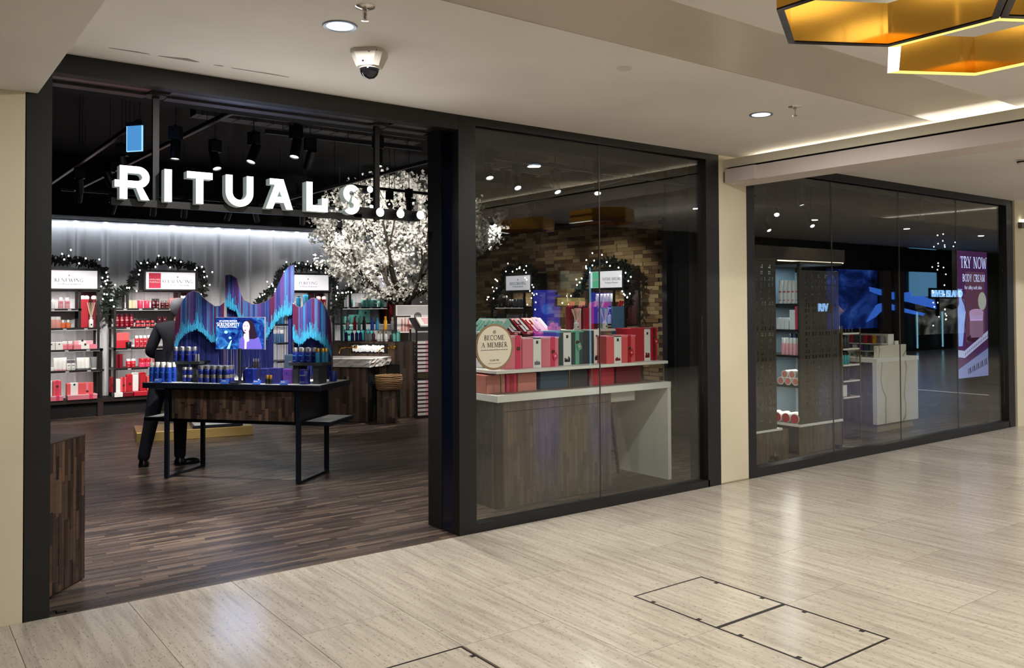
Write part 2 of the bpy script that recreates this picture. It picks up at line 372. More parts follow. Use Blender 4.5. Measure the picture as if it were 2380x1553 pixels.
cb = thing('curtain_box', 'small pale box fixed to the end of the ceiling beam beside the pier', 'box', (6.24, D - .0, 2.77))
MB().box(-.012, -.36, .004, .02, -.03, .125).build('cover', PINK, cb); MB().box(.0, -.03, .01, .02, -.002, .1).build('end_bracket', GREYM, cb)
crack = mtl('torn_plaster', (128, 122, 114), .9)
for k, (xa, xb, w) in enumerate([(.95, 1.16, .012), (1.2, 1.42, .04), (1.5, 1.56, .012), (1.6, 1.95, .01)]):
    ya = 4.86
    pts = [(xa, ya), ((xa * 2 + xb) / 3, ya - w * .4), ((xa + 2 * xb) / 3, ya - w), (xb, ya - w * .2), (xb - .02, ya + .004), (xa + .02, ya + .006)]
    MB().prism(pts, HC - .0015, HC + .01, lambda a, b, d: (a, b, d)).build('paint_tear', crack, ceil)
struct(B('wall_left', -4, D, 0, .598, D + .25, 2.79, PIER))
struct(B('wall_pier', 6.176, D, 0, 6.57, D + .09, HC, PIER)); struct(B('trim_pier_back', 6.1, D + .1, 0, 6.62, D + .3, HC, BLKM))
struct(B('wall_right', 12.2, D - .02, 0, 46, D + .09, HC, PIER)); struct(B('trim_wall_back', 12.1, D + .12, 0, 16, D + .3, HC, BLKM))
struct(B('baseboard_pier', 6.178, D - .006, 0, 6.568, D, .012, GROUT))

# ------------------------------------------------------------------ black metal shopfront
yf = D
def fr(name, *a, m=BLK): return struct(B(name, *a, m))
fr('trim_post_left', .603, yf, 0, .724, yf + .42, HC)
fr('trim_header', .724, yf, 2.918, 3.32, yf + .09, HC)
fr('trim_header_window', 3.41, yf, 2.972, 6.0, yf + .08, HC)
fr('trim_post_middle', 3.322, yf, 0, 3.41, yf + .09, HC)
fr('trim_reveal_middle', 3.322, yf + .09, 0, 3.47, yf + .23, HC, m=BLK2)
fr('trim_reveal_inner', 3.316, yf + .235, 0, 3.47, yf + .42, HC, m=BLKM)
fr('trim_post_right', 5.998, yf, 0, 6.173, yf + .1, HC)
fr('trim_bulkhead', .6, yf + .36, 2.93, 6.2, yf + .5, 3.9, m=BLKM)
# underside channel of the entrance: two pale metal rails, broken at the hangers of the sign
for a, b in ((.724, 1.255), (1.37, 2.74), (2.86, 3.2)):
    fr('trim_track', a, yf + .1, 2.924, b, yf + .215, 2.96, m=GREYM)
    fr('trim_track_lip', a, yf + .225, 2.912, b, yf + .31, 2.96, m=mtl('grey_metal_dark', (88, 86, 92), .4, .9))
# window 1
def window(name, x0, x1, z0, z1, seams, label=None):
    w = struct(put(name, None))
    yg = yf + .05
    MB().box(x0 - .06, yf, 0, x1 + .02, yf + .11, z0).build('sill', BLK, w)
    MB().box(x0 - .06, yf, z0, x0, yf + .11, z1).build('frame_stile', BLK, w)
    MB().box(x0, yf + .03, z1, x1, yf + .09, z1 + .02).build('head_rail', GREYM, w)
    e = [x0] + seams + [x1]
    for a, b in zip(e[:-1], e[1:]): B('pane', a + .003, yg, z0, b - .003, yg + .01, z1, GLASS, w)
    for s_ in seams: B('joint', s_ - .003, yg - .0005, z0, s_ + .003, yg + .0105, z1, mtl('silicone', (70, 66, 62), .5), w)
    return w
window('window_1', 3.47, 5.998, .062, 2.972, [4.735])
w2 = window('window_2', 6.69, 12.0, .086, 2.95, [8.05, 9.39, 10.742])
MB().box(6.572, yf, 0, 6.63, yf + .1, HC).box(6.63, yf + .01, 0, 6.69, yf + .1, HC).build('frame_stile', BLK, w2)
MB().box(12.0, yf, 0, 12.05, yf + .1, HC).box(12.05, yf, 0, 12.18, yf + .1, HC).build('frame_stile', BLK, w2)
MB().box(6.63, yf, 2.95, 12.0, yf + .09, HC).build('frame_head', BLK, w2)
fr('trim_lintel', 6.57, yf + .12, 2.95, 12.2, yf + .3, 3.9, m=BLKM)

# ------------------------------------------------------------------ shop shell
struct(B('ceiling_shop', -.6, yf + .5, 3.9, 16, 14.8, 4.0, BLKM))
struct(B('wall_shop_left', -.62, yf + .25, 0, -.5, 14.6, 3.9, BLKM))
wall_b = struct(B('wall_back', -.6, 14.5, 0, 10, 14.62, 3.05, mtl('drape_white', (214, 214, 218), .8)))
struct(B('wall_back_upper', -.6, 13.85, 3.0, 10, 14.62, 3.9, BLKM))
# pleated drape over the back wall
n_ = 1100; vs = []; fs = []
for i in range(n_ + 1):
    x = .2 + 7.4 * i / n_
    d = .006 * math.sin(x * 29 + 2 * math.sin(x * 3.1)) + .035 * max(0, math.sin(x * 11.7 + 1.5 * math.sin(x * 2.3))) ** 8 + .012 * max(0, math.sin(x * 27 + 4 * math.sin(x * 1.7))) ** 10
    vs += [(x, 14.46 - d, .25), (x, 14.46 - d, 2.99)]
for i in range(n_): fs.append((2 * i, 2 * i + 2, 2 * i + 3, 2 * i + 1))
tag(MB().add(vs, fs).build('drape', mtl('drape_white'), None, True), 'pale pleated drape covering the back wall, lit from above', 'drape')
bw = struct(B('wall_brick', 9.86, 9.25, 0, 9.95, 14.6, 3.05, mtl('mortar', (92, 74, 54), .9)))
struct(B('wall_brick_upper', 9.4, 9.2, 3.02, 9.95, 14.6, 3.9, BLKM))
mb = MB(); nb = []; z = 0.0; rw = 0
while z < 3.0:
    yy = 9.25 + (rw % 2) * .12
    while yy < 14.45:
        ln = R.choice((.2, .26, .34)); pr = R.uniform(.006, .028); y2 = min(yy + ln, 14.5)
        if yy < 12.6 and z > 1.7 and len(nb) < 300: nb.append((yy, z, y2 - yy, pr))
        else: mb.box(9.86 - pr, yy, z, 9.86, y2 - .004, z + .061)
        yy += ln
    z += .065; rw += 1
me = mb.mesh('brickwork', BRICKA); tone_attr(me, 6); stuff(put('brickwork', me, bw))
bk = MB().box(-1, 0, 0, 0, 1, .061).mesh('brick', BRICK)
for yy, z, ln, pr in nb: put('brick', bk, bw, (9.86, yy, z), 0, (pr, ln - .004, 1))
GW = plaster('grey_partition_paint', (66, 66, 70), .5)
struct(B('wall_partition', 9.95, 9.4, 0, 16, 9.5, 3.9, GW))
struct(B('wall_partition_end', 9.8, 9.15, 0, 9.95, 9.25, 3.9, mtl('navy_gloss', (12, 14, 30), .25)))
for k, xa in enumerate((10.3, 11.35)): struct(B('trim_panel', xa, 9.385, .1, xa + 1.0, 9.4, 2.2, mtl('grey_panel', (74, 74, 78), .35)))
struct(B('wall_shop_right', 16, yf + .3, 0, 16.1, 9.5, 3.9, BLKM))

# ------------------------------------------------------------------ fixtures on the mall ceiling
LENS = mtl('downlight_lens', (215, 232, 255), .3, emit=1.6)
dl_ring = MB().lathe([(.066, -.001), (.082, -.004), (.085, 0), (.07, .012), (.064, .012)], 28, cap=False).mesh('trim_ring', mtl('ring_metal', (120, 132, 150), .35, .6), True)
dl_lens = MB().lathe([(.0, .004), (.04, .006), (.066, .010)], 28, cap=False).mesh('lens', LENS, True)
def downlight(x, y, z=HC, label='unseen recessed downlight in the concourse ceiling', grp='downlights out over the concourse', p=1.0, col=(1.0, .965, .92)):
    t = thing('downlight', label, 'downlight', (x, y, z - .002), 0, grp)
    put('trim_ring', dl_ring, t); put('lens', dl_lens, t, (0, 0, -.012))
    lamp('downlight_lamp', 'AREA', (x, y, z - .02), P_DOWN * p, col, (x, y, 0), .12)
downlight(1.793, 3.822, label='round bluish white downlight above the dome camera', grp=None)
downlight(5.106, 3.834, label='round downlight beside the sprinkler near the beam, over the second glass pane', grp=None)
for x, y in ((-1.5, 3.82), (-1.5, .6), (1.9, .6), (5.1, .6), (1.9, -2.6), (5.1, -2.6)): downlight(x, y)  # unseen downlights out of view, kept for the light they give the concourse
for x in (8.6, 11.9, 15.2): downlight(x, 2.0, HC + .55, p=1.5)
for x in (9, 13, 17, 21, 25): downlight(x, -1.0, HC + .55, p=1.6)
spr = MB().lathe([(.0, -.001), (.012, -.012), (.044, -.004), (.047, 0)], 20, cap=False).mesh('escutcheon', CHROME, True)
sps = MB().lathe([(.009, -.01), (.011, -.02), (.007, -.03)], 10).box(-.012, -.003, -.058, -.008, .003, -.028).box(.008, -.003, -.058, .012, .003, -.028).lathe([(.004, -.056), (.009, -.06), (.017, -.062), (.017, -.065), (.004, -.066)], 14).mesh('frame', CHROME)
spd = MB().lathe([(.0025, -.03), (.0025, -.056)], 8).mesh('bulb', mtl('sprinkler_bulb', (70, 40, 30), .2))
for x, y, lb in ((1.772, 3.512, 'chrome ceiling sprinkler just behind the bluish downlight and dome camera'), (5.099, 3.544, 'chrome ceiling sprinkler by the downlight near the beam')):
    t = thing('sprinkler', lb, 'sprinkler', (x, y, HC), .5); put('escutcheon', spr, t); put('frame', sps, t); put('bulb', spd, t)
t = thing('smoke_detector', 'flat pale disc detector alone on the ceiling between the two downlights', 'detector', (3.449, 3.543, HC))
MB().lathe([(.02, -.014), (.03, -.014), (.043, -.008), (.047, 0)], 22).build('base', mtl('pale_plastic', (206, 200, 192), .4), t, True); MB().lathe([(.012, -.017), (.02, -.016), (.022, -.013)], 16).build('sensor_cap', mtl('pale_plastic'), t, True)
t = thing('smoke_detector', 'white detector under the low ceiling at the far right edge', 'detector', (8.78, 3.58, HC))
MB().lathe([(.03, -.045), (.05, -.04), (.055, -.012), (.06, 0)], 20).build('base', mtl('pale_plastic'), t, True); MB().lathe([(.052, -.03), (.0545, -.028), (.0555, -.018), (.053, -.016)], 20).build('vent_ring', DARKGAP, t)
# dome camera
t = thing('dome_camera', 'pale security camera with a dark dome hanging from the ceiling', 'camera', (2.105, 4.12, HC), -.75)
def oct_(h, c): return [(-h, -h + c), (-h + c, -h), (h - c, -h), (h, -h + c), (h, h - c), (h - c, h), (-h + c, h), (-h, h - c)]
vs = [(x, y, 0) for x, y in oct_(.088, .03)] + [(x, y, -.02) for x, y in oct_(.088, .03)] + [(x, y, -.088) for x, y in oct_(.062, .026)] + [(x, y, -.092) for x, y in oct_(.05, .024)]
fs = [tuple(range(8)), tuple(range(24, 32))] + [(k * 8 + i, k * 8 + (i + 1) % 8, k * 8 + 8 + (i + 1) % 8, k * 8 + 8 + i) for k in range(3) for i in range(8)]
CB = mtl('camera_housing', (196, 190, 180), .45)
MB().add(vs, fs).build('housing', CB, t)
MB().lathe([(.05, -.088), (.052, -.096), (.05, -.11), (.042, -.128), (.028, -.142), (.01, -.149), (.001, -.15)], 24, cap=False).build('dome', mtl('smoked_dome', (14, 14, 18), .05), t, True)
MB().lathe([(.05, -.086), (.056, -.09), (.054, -.096), (.049, -.092)], 24, cap=False).build('dome_ring', CB, t, True)
B('vent', -.02, -.074, -.072, -.01, -.071, -.064, DARKGAP, t)
text('lettering', 'avigilon', .026, INK, t, (.028, -.0865, -.022), (PI / 2 - .3, 0, 0))
t = thing('beam_sensor', 'small dark square box with a lit white top on the wall beyond the second window', 'sensor', (12.3, D - .02, 2.74))
B('housing', 0, -.05, -.08, .09, 0, 0, mtl('sensor_grey', (92, 86, 80), .4), t); B('lit_lens', .03, -.055, .005, .1, -.01, .04, mtl('lit_white', (255, 250, 225), .4, emit=3), t)
# hexagonal pendants of gold mirror
LED = mtl('led_yellow', (255, 240, 130), .4, emit=.85); LEDW = mtl('led_white', (255, 253, 248), .4, emit=3.0); RIMD = mtl('rim_black_chrome', (38, 26, 28), .12, .9)
HR, HH = .436, .18
ang = lambda k: math.radians(90 + 60 * k)
def hexagon(x, y, label, rim, white=(), group=None, z=2.72, lit=0):
    t = thing('hexagon_pendant', label, 'pendant light', (x, y, z), 0, group)
    for k in range(6):
        p = lambda r, kk: (r * math.cos(ang(kk)), r * math.sin(ang(kk)))
        a, b, c, d = p(HR, k), p(HR, k + 1), p(HR - .012, k + 1), p(HR - .012, k)
        MB().prism([a, b, c, d], .006, HH, lambda q, r, s: (q, r, s)).build('panel', GOLD, t)
        wd_ = .055 if k in white else .03; c, d = p(HR - wd_, k + 1), p(HR - wd_, k)
        MB().prism([a, b, c, d], 0, .006, lambda q, r, s: (q, r, s)).build('rim', LEDW if k in white else rim, t)
    for k in (0, 2, 4):
        q = (.40 * math.cos(ang(k)), .40 * math.sin(ang(k)))
        MB().tube([(q[0], q[1], HH - .02), (q[0], q[1], HC - z)], .002, 5).lathe([(.006, HH), (.006, HH + .02), (.002, HH + .035)], 8, q[0], q[1]).build('suspension_cable', CHROME, t)
    MB().tube([(-.33, .1, HH - .01), (-.3, .12, HH - .05), (-.24, .16, HH - .07), (-.2, .2, HH - .01), (-.2, .2, HC - z)], .004, 6).build('power_cable', WHITE, t)
    if z < 3: lamp('added_up_lamp', 'AREA', (x, y, z + HH + .01), 2.2, (1, .92, .75), (x, y, 9), .5)  # added lamp: brightens the ceiling above so the gold panels mirror it
    if lit: lamp('pendant_lamp', 'AREA', (x, y, z - .02), lit, (1, .9, .68), (x, y, 0), .7)
hexagon(2.98, 1.664, 'gold mirror hexagon pendant with a dark unlit rim', RIMD, (), None)
hexagon(3.737, 1.664, 'gold mirror hexagon pendant with a glowing yellow rim', LED, (0,), None, lit=16)
hexagon(3.359, 1.006, 'gold mirror hexagon pendant mostly above the top edge, behind the other two', RIMD, (), None, lit=10)
hexagon(7.5, .55, 'gold hexagon pendant out over the concourse, seen only in the glass', RIMD, (2,), 'pendants seen in the glass')
hexagon(7.6, 2.1, 'gold hexagon pendant out over the concourse, seen only in the glass', RIMD, (1,), 'pendants seen in the glass')

# ------------------------------------------------------------------ the far side of the concourse, seen as reflections in the windows
YO = -5.0
DK = plaster('dark_facade_paint', (40, 40, 42), .6)
struct(B('wall_opposite', -4, YO - .3, 0, 46, YO, 3.75, DK))
struct(B('wall_opposite_fascia', 14, YO, 2.75, 46, YO + .12, 3.55, BLKM))
struct(B('wall_end_left', -4.2, -5, 0, -4, D, HC, PIER))
for x in (15, 19.4, 26.6, 27.4, 33.5): struct(B('trim_column', x, YO, 0, x + .5, YO + .15, 2.75, mtl('taupe_column', (104, 92, 82), .5)))
def screen_mat(name, stops, scale, strength, dist=1.5, rough_=.6):
    m = mtl(name, (20, 30, 60), .2); n, l, b = nodes(m)
    t = n.new('ShaderNodeTexCoord'); mp = n.new('ShaderNodeMapping'); mp.inputs['Scale'].default_value = scale; l.new(t.outputs['Object'], mp.inputs[0])
    nz = n.new('ShaderNodeTexNoise'); nz.inputs['Scale'].default_value = 1; nz.inputs['Detail'].default_value = 4; nz.inputs['Distortion'].default_value = dist; nz.inputs['Roughness'].default_value = rough_
    l.new(mp.outputs[0], nz.inputs['Vector']); r = ramp(n, stops); l.new(nz.outputs['Fac'], r.inputs['Fac'])
    b.inputs['Base Color'].default_value = (0, 0, 0, 1); l.new(r.outputs[0], b.inputs['Emission Color']); b.inputs['Emission Strength'].default_value = strength
    return m
BLUEMIST = screen_mat('blue_mist_screen', [(.34, (3, 5, 20)), (.5, (28, 58, 150)), (.62, (60, 110, 230)), (.78, (140, 170, 255))], (.6, 1, .55), 1.5)
BLUEF = mtl('blue_light_field', (70, 130, 255), .3, emit=2.6); BLUEP = mtl('pale_blue_field', (120, 190, 240), .3, emit=1.6); VIOL = mtl('violet_light_field', (70, 80, 235), .3, emit=1.8)
def flat(t, name, x0, z0, x1, z1, m, d=.05): return B(name, x0, YO, z0, x1, YO + d, z1, m, t)
t = thing('video_wall', 'blue misty video wall across the concourse, reflected in the second window', 'screen')
flat(t, 'display', 23.6, .85, 26.4, 3.1, BLUEMIST)
MB().prism([(25.9, 2.2), (27.6, 2.0), (28.6, 2.05), (30.1, 1.75), (30.2, 1.45), (28.4, 1.7), (27.3, 1.8), (25.95, 2.05)], 0, .06, lambda a, b, d: (a, YO + .02 + d, b)).prism([(25.7, 1.05), (26.3, 1.6), (26.9, 1.72), (27.6, 1.55), (29.4, 1.3), (29.3, 1.22), (27.4, 1.42), (26.8, 1.5), (26.2, 1.2)], 0, .06, lambda a, b, d: (a, YO + .02 + d, b)).build('lit_figure', BLUEF, t)
t = thing('glowing_display', 'tall pale blue light panel across the concourse, reflected in the second window', 'panel')
flat(t, 'panel', 28.5, 1.9, 30.2, 3.7, BLUEP, .1); flat(t, 'panel_edge', 30.2, 1.2, 30.35, 3.7, BLKM, .12)
FACE = screen_mat('grey_portrait_print', [(.36, (10, 12, 14)), (.5, (110, 112, 110)), (.68, (190, 188, 180))], (.5, 1, .8), .9, 2.5, .5)
t = thing('portrait_poster', 'grey portrait poster with two dark eyes, reflected in the second window', 'poster')
flat(t, 'print', 28.9, .55, 32.4, 2.0, FACE, .04)
for ex in (29.9, 31.3):
    MB().prism([(ex - .38, 1.5), (ex - .1, 1.62), (ex + .25, 1.6), (ex + .42, 1.48), (ex + .1, 1.42)], 0, .05, lambda a, b, d: (a, YO + .01 + d, b)).build('eye', mtl('eye_print', (12, 12, 14), .5), t)
for xx in (28.75, 30.5):
    tt = thing('neon_tube', 'upright cyan neon tube %s the portrait poster, reflected in the second window' % ('at the side of' if xx < 30 else 'across'), 'neon light')
    MB().tube([(xx, YO + .14, .1), (xx, YO + .14, 1.35)], .025, 6).build('tube', mtl('cyan_neon', (150, 225, 255), .4, emit=2.5), tt); B('cap', xx - .03, YO + .11, .06, xx + .03, YO + .17, .1, BLKM, tt)
NEON = mtl('neon_blue_letters', (150, 200, 255), .4, emit=5)
t = thing('shop_sign', 'lit blue RIVER ISLAND sign reflected beside the purple poster', 'sign', (30.9, YO + .13, 1.88)); o = text('lettering', 'RIVER ISLAND', .36, NEON, t, (0, 0, 0), (PI / 2, 0, 0), .02)
B('sign_back', -1.3, -.03, -.06, 1.3, -.02, .32, BLKM, t)
t = thing('shop_sign', 'lit blue sign reading RIV reflected beside the fretwork screen', 'sign', (23.2, YO + .13, 1.42)); text('lettering', 'RIV', .36, NEON, t, (0, 0, 0), (PI / 2, 0, 0), .02); B('sign_back', -.5, -.03, -.06, .5, -.02, .32, BLKM, t)
t = thing('video_column', 'violet blue lit column display reflected behind the gift boxes', 'screen')
flat(t, 'panel', 12.0, .9, 12.75, 2.0, VIOL); flat(t, 'panel', 13.75, 1.2, 14.4, 1.95, VIOL)
MB().prism(_arc(12.35, 1.55, .16, .12, 0, 345, 16), 0, .03, lambda a, b, d: (a, YO + .05 + d, b)).build('disc', BLUEF, t)
t = thing('framed_picture', 'dark framed teal picture reflected above the gift boxes', 'picture')
flat(t, 'frame', 12.65, 1.95, 13.55, 2.5, BLKM, .06); flat(t, 'print', 12.75, 2.02, 13.4, 2.45, mtl('teal_print', (110, 150, 142), .4, emit=.6), .08); flat(t, 'frame_edge', 12.6, 1.9, 13.6, 1.95, BLKM, .1)
t = thing('light_box', 'pale yellow light box reflected above the gift boxes', 'light box')
flat(t, 'box', 12.6, 1.62, 13.5, 1.84, BLKM, .1); flat(t, 'face', 12.63, 1.64, 13.47, 1.82, mtl('yellow_lightbox', (230, 214, 130), .4, emit=1.5), .12)
tt = thing('neon_tube', 'tall cyan neon tube reflected across the red gift tubes', 'neon light'); MB().tube([(13.62, YO + .14, .2), (13.62, YO + .14, 2.55)], .02, 6).build('tube', mtl('cyan_neon'), tt); B('cap', 13.6, YO + .12, .15, 13.65, YO + .16, .2, BLKM, tt)

# ------------------------------------------------------------------ illuminated sign of the shop
SF = mtl('sign_face', (255, 255, 252), .4, emit=4.0); SS = mtl('sign_side', (200, 214, 210), .4, emit=.16); SD = mtl('sign_side_dark', (22, 22, 24), .4)
sg = thing('illuminated_sign', 'lit white RITUALS letters with three dots hanging in the open shopfront', 'sign', (0, 5.25, 2.275))
LH, LW = .193, .041
frS = lambda a, b, d: (a, d, b)
def ring(mb, cx, cz, ro, ri, a0, a1, n=14):
    for i in range(n):
        t0, t1 = (math.radians(a0 + (a1 - a0) * k / n) for k in (i, i + 1))
        mb.prism([(cx + ro * math.cos(t0), cz + ro * math.sin(t0)), (cx + ro * math.cos(t1), cz + ro * math.sin(t1)), (cx + ri * math.cos(t1), cz + ri * math.sin(t1)), (cx + ri * math.cos(t0), cz + ri * math.sin(t0))], 0, .07, frS, 0, 1)
def rect(mb, a0, b0, a1, b1): mb.prism([(a0, b0), (a1, b0), (a1, b1), (a0, b1)], 0, .07, frS, 0, 1)
def poly(mb, p): mb.prism(p, 0, .07, frS, 0, 1)
def letter(f, side=None):
    mb = MB(); f(mb)
    me = mb.mesh('letter', [SF, side or SS])
    for p in me.polygons:
        if p.normal.y > -.9: p.material_index = 1
    put('letter', me, sg)
def fR(m):
    rect(m, 1.09, 0, 1.131, LH); rect(m, 1.063, .068, 1.19, .108); rect(m, 1.131, .152, 1.19, LH); ring(m, 1.19, .1305, .0625, .0215, -90, 90)
    poly(m, [(1.178, .07), (1.215, .07), (1.252, 0), (1.205, 0)])
def fI(m): rect(m, 1.336, 0, 1.378, LH)
def fT(m): rect(m, 1.465, .152, 1.617, LH); rect(m, 1.519, 0, 1.562, .152)
def fU(m): rect(m, 1.698, .085, 1.74, LH); rect(m, 1.829, .085, 1.871, LH); ring(m, 1.7845, .085, .0865, .0445, 180, 360)
def fA(m): rect(m, 1.978, .155, 2.068, LH); poly(m, [(2.022, .17), (2.068, LH), (2.131, 0), (2.087, 0)]); poly(m, [(2.012, .155), (2.055, .155), (1.997, 0), (1.953, 0)]); rect(m, 1.99, .042, 2.09, .078)
def fL(m): rect(m, 2.225, 0, 2.267, LH); rect(m, 2.267, 0, 2.374, .041); rect(m, 2.334, .041, 2.374, .09)
def fS(m): ring(m, 2.548, .137, .0605, .0195, 35, 250, 16); ring(m, 2.545, .058, .0615, .0205, -140, 80, 16)
for f in (fR, fI, fT, fU, fA, fL, fS): letter(f)
for a, b, r in ((2.686, .176, .022), (2.764, .024, .0305), (2.924, .024, .0305), (3.086, .024, .0305)):
    def fd(m): m.prism([(a + r * math.cos(2 * PI * k / 24), b + r * math.sin(2 * PI * k / 24)) for k in range(24)], 0, .07, frS, 0, 1)
    letter(fd, SD)
MB().box(1.06, .072, -.03, 2.66, .1, .012).box(2.6, .072, -.012, 3.12, .12, .06).build('rail', BLK, sg)
for a in (1.31, 2.79):
    MB().box(a - .018, .09, -.02, a + .018, .12, .64).build('hanger', BLK, sg)
    MB().lathe([(.07, .64), (.07, .645)], 20, a, .11).box(a - .05, .03, .645, a + .06, .14, .69).build('ceiling_plate', mtl('plate_grey', (66, 62, 64), .4, .5), sg)
ld = lamp('sign_glow_lamp', 'AREA', (2.05, 5.22, 2.37), 9, NEUT, (2.05, 3, 2.2), 1.9, .18)
# ------------------------------------------------------------------ hanging exit sign
t = thing('exit_sign', 'small blue lit panel hanging on two wires inside the entrance', 'sign', (1.56, 7.0, 2.86), -.9)
MB().box(-.075, -.012, .195, .075, .012, .225).build('top_rail', mtl('blue_grey_metal', (78, 96, 130), .35, .7), t)
B('panel', -.066, -.006, 0, .066, .006, .195, mtl('blue_acrylic', (88, 165, 235), .15, emit=.75), t)
MB().box(-.07, -.008, -.004, .07, .008, 0).box(-.071, -.007, 0, -.066, .007, .195).box(.066, -.007, 0, .071, .007, .195).build('edge_strip', mtl('lit_cyan_edge', (150, 215, 255), .2, emit=1.2), t)
MB().tube([(-.045, 0, .22), (-.045, 0, 1.03)], .0025, 4).tube([(.045, 0, .22), (.045, 0, 1.03)], .0025, 4).build('suspension_wire', GREYM, t)

# ------------------------------------------------------------------ track lighting of the shop
TZ = 3.12
TM = mtl('track_black', (34, 34, 40), .45); SPM = mtl('spot_black', (16, 20, 34), .4); SPL = mtl('spot_lens', (255, 253, 246), .4, emit=5)
def track(x0, y0, x1, y1, label, z=TZ):
    t = thing('light_track', label, 'light track', ((x0 + x1) / 2, (y0 + y1) / 2, z), math.atan2(y1 - y0, x1 - x0), 'light tracks under the black shop ceiling')
    L = math.hypot(x1 - x0, y1 - y0) / 2
    MB().box(-L, -.018, 0, L, .018, .034).build('rail', TM, t); MB().box(-L, -.006, -.002, L, .006, 0).build('conductor_strip', GREYM, t)
    for q in (-.8, 0, .8): MB().tube([(q * L, 0, .03), (q * L, 0, 3.9 - z)], .003, 4).build('suspension_rod', TM, t)
LT = 'black ceiling light track running %s'
for a in ((1.64, 7.2, 1.6, 11.8), (2.13, 6.46, 1.95, 11.9), (2.13, 6.46, 3.85, 6.46), (2.6, 7.0, 4.1, 6.95), (4.5, 7.5, 4.5, 12.0), (4.6, 9.55, 5.95, 9.7), (1.8, 11.95, 6.4, 11.95)):
    k_ = 0 if 'k_' not in globals() else k_ + 1; track(*a, LT % ('toward the back wall at the far left', 'toward the back wall, second from left', 'across above the sign letters', 'across, just behind the first cross track', 'toward the tree behind the letter L', 'across in front of the tree crown', 'along the back wall')[k_])
for a, q in (((4.4, 6.9, 8.0, 7.1), 'running across behind the first window'), ((7.0, 7.1, 7.6, 10.6), 'running in depth behind the first window'), ((9.0, 7.2, 12.4, 7.3), 'further back behind the second window'), ((9.0, 6.2, 13.0, 6.2), 'close behind the second window')):
    track(*a, 'dark light track ' + q, 3.12)
sp_box = MB().bbox(-.03, -.05, -.11, .03, .05, -.002, .005).box(-.012, -.012, -.002, .012, .012, .012).mesh('driver_box', SPM)
sp_arm = MB().tube([(0, 0, -.1), (0, 0, -.15)], .012, 8).mesh('arm', TM)
sp_rod = MB().tube([(0, 0, 0), (0, 0, .78)], .004, 4).mesh('suspension_rod', TM)
sp_head = MB().lathe([(.012, .09), (.036, .086), (.04, .07), (.04, -.09), (.036, -.09), (.034, -.078)], 16, cap=False).mesh('head', SPM, True)
sp_lens = MB().lathe([(.0005, -.080), (.034, -.080)], 16, cap=False).mesh('lens', SPL)
def spot(x, y, tgt, power, label, z=TZ, ang_=50, col=NEUT, group=None, lit=True):
    t = thing('track_spotlight', label, 'spotlight', (x, y, z), 0, group)
    d = (Vector(tgt) - Vector((x, y, z - .16))).normalized()
    rz = math.atan2(d.y, d.x)
    t.rotation_euler = (0, 0, 0)
    put('driver_box', sp_box, t, None, rz); put('arm', sp_arm, t); put('suspension_rod', sp_rod, t)
    q = d.to_track_quat('-Z', 'Y').to_euler()
    h = put('head', sp_head, t, (0, 0, -.18)); h.rotation_euler = q
    l_ = put('lens', sp_lens, t, (0, 0, -.18)); l_.rotation_euler = q
    if power: lamp('spot_lamp', 'SPOT', (x + d.x * .1, y + d.y * .1, z - .18 + d.z * .1), power, col, tgt, .03, None, ang_, .5)
    return t
SG = 'black track spotlights inside the shop'
for k_, (x, y, tg, p, a) in enumerate(((1.907, 7.16, (1.7, 6.9, 0), 70, 70), (2.339, 7.523, (2.6, 6.3, 0), 110, 80), (1.823, 10.9, (2.1, 14, 1.0), 240, 46), (1.829, 9.264, (3.4, 10.2, 0), 120, 80),
                      (6.1, 10.7, (5.4, 11.0, .9), 230, 44), (1.72, 8.2, (2.3, 9.4, .8), 60, 50), (1.66, 9.9, (2.2, 12.0, 0), 90, 70))):
    spot(x, y, tg, p, 'black track spotlight ' + ('right beside the exit sign', 'between the exit sign and the lit three', 'on the first track, deep toward the back wall', 'on the first track, halfway to the back wall', 'above the wash basin', 'on the first track, just behind the letter R', 'on the first track, third in depth')[k_], ang_=a, group=SG)
spot(2.497, 6.997, (1.35, 6.4, 0), 420, 'spotlight with a bright lens on the second track, left of the other two lit ones', ang_=34)
spot(2.684, 6.546, (1.9, 5.95, 0.0), 60, 'spotlight with a bright lens hanging mid way on the cross track', ang_=40)
spot(3.432, 6.56, (3.2, 6.0, 0.0), 170, 'spotlight with a bright lens close to the hanger of the dots', ang_=70)
spot(4.95, 9.55, (2.9, 8.3, .95), 420, 'black spotlight in front of the blossom tree aimed at the central table', ang_=34)
spot(3.0, 7.0, (2.95, 8.35, 1.1), 420, 'added black spotlight on the cross track above the central table', ang_=44)  # added to brighten the table and the front of the fringe
for k, (x, tx) in enumerate(((2.4, 2.2), (2.9, 3.2), (3.3, 3.7), (3.9, 3.9), (4.3, 5.6), (5.0, 5.9), (5.6, 6.9), (6.2, 7.3))):
    spot(x, 11.95, (tx, 14.1, 1.0), 120 if k not in (0,) else 80, '%s black track spotlight from left in the row before the back wall' % ORD[k], ang_=54, group='spotlights in the row before the back wall')
spot(5.2, 9.62, (6.7, 12.0, 2.9), 190, 'black spotlight shining up into the blossom tree', z=TZ, ang_=70)
spot(4.5, 10.6, (6.5, 12.2, 2.6), 80, 'black spotlight beside the blossom tree crown', ang_=70)
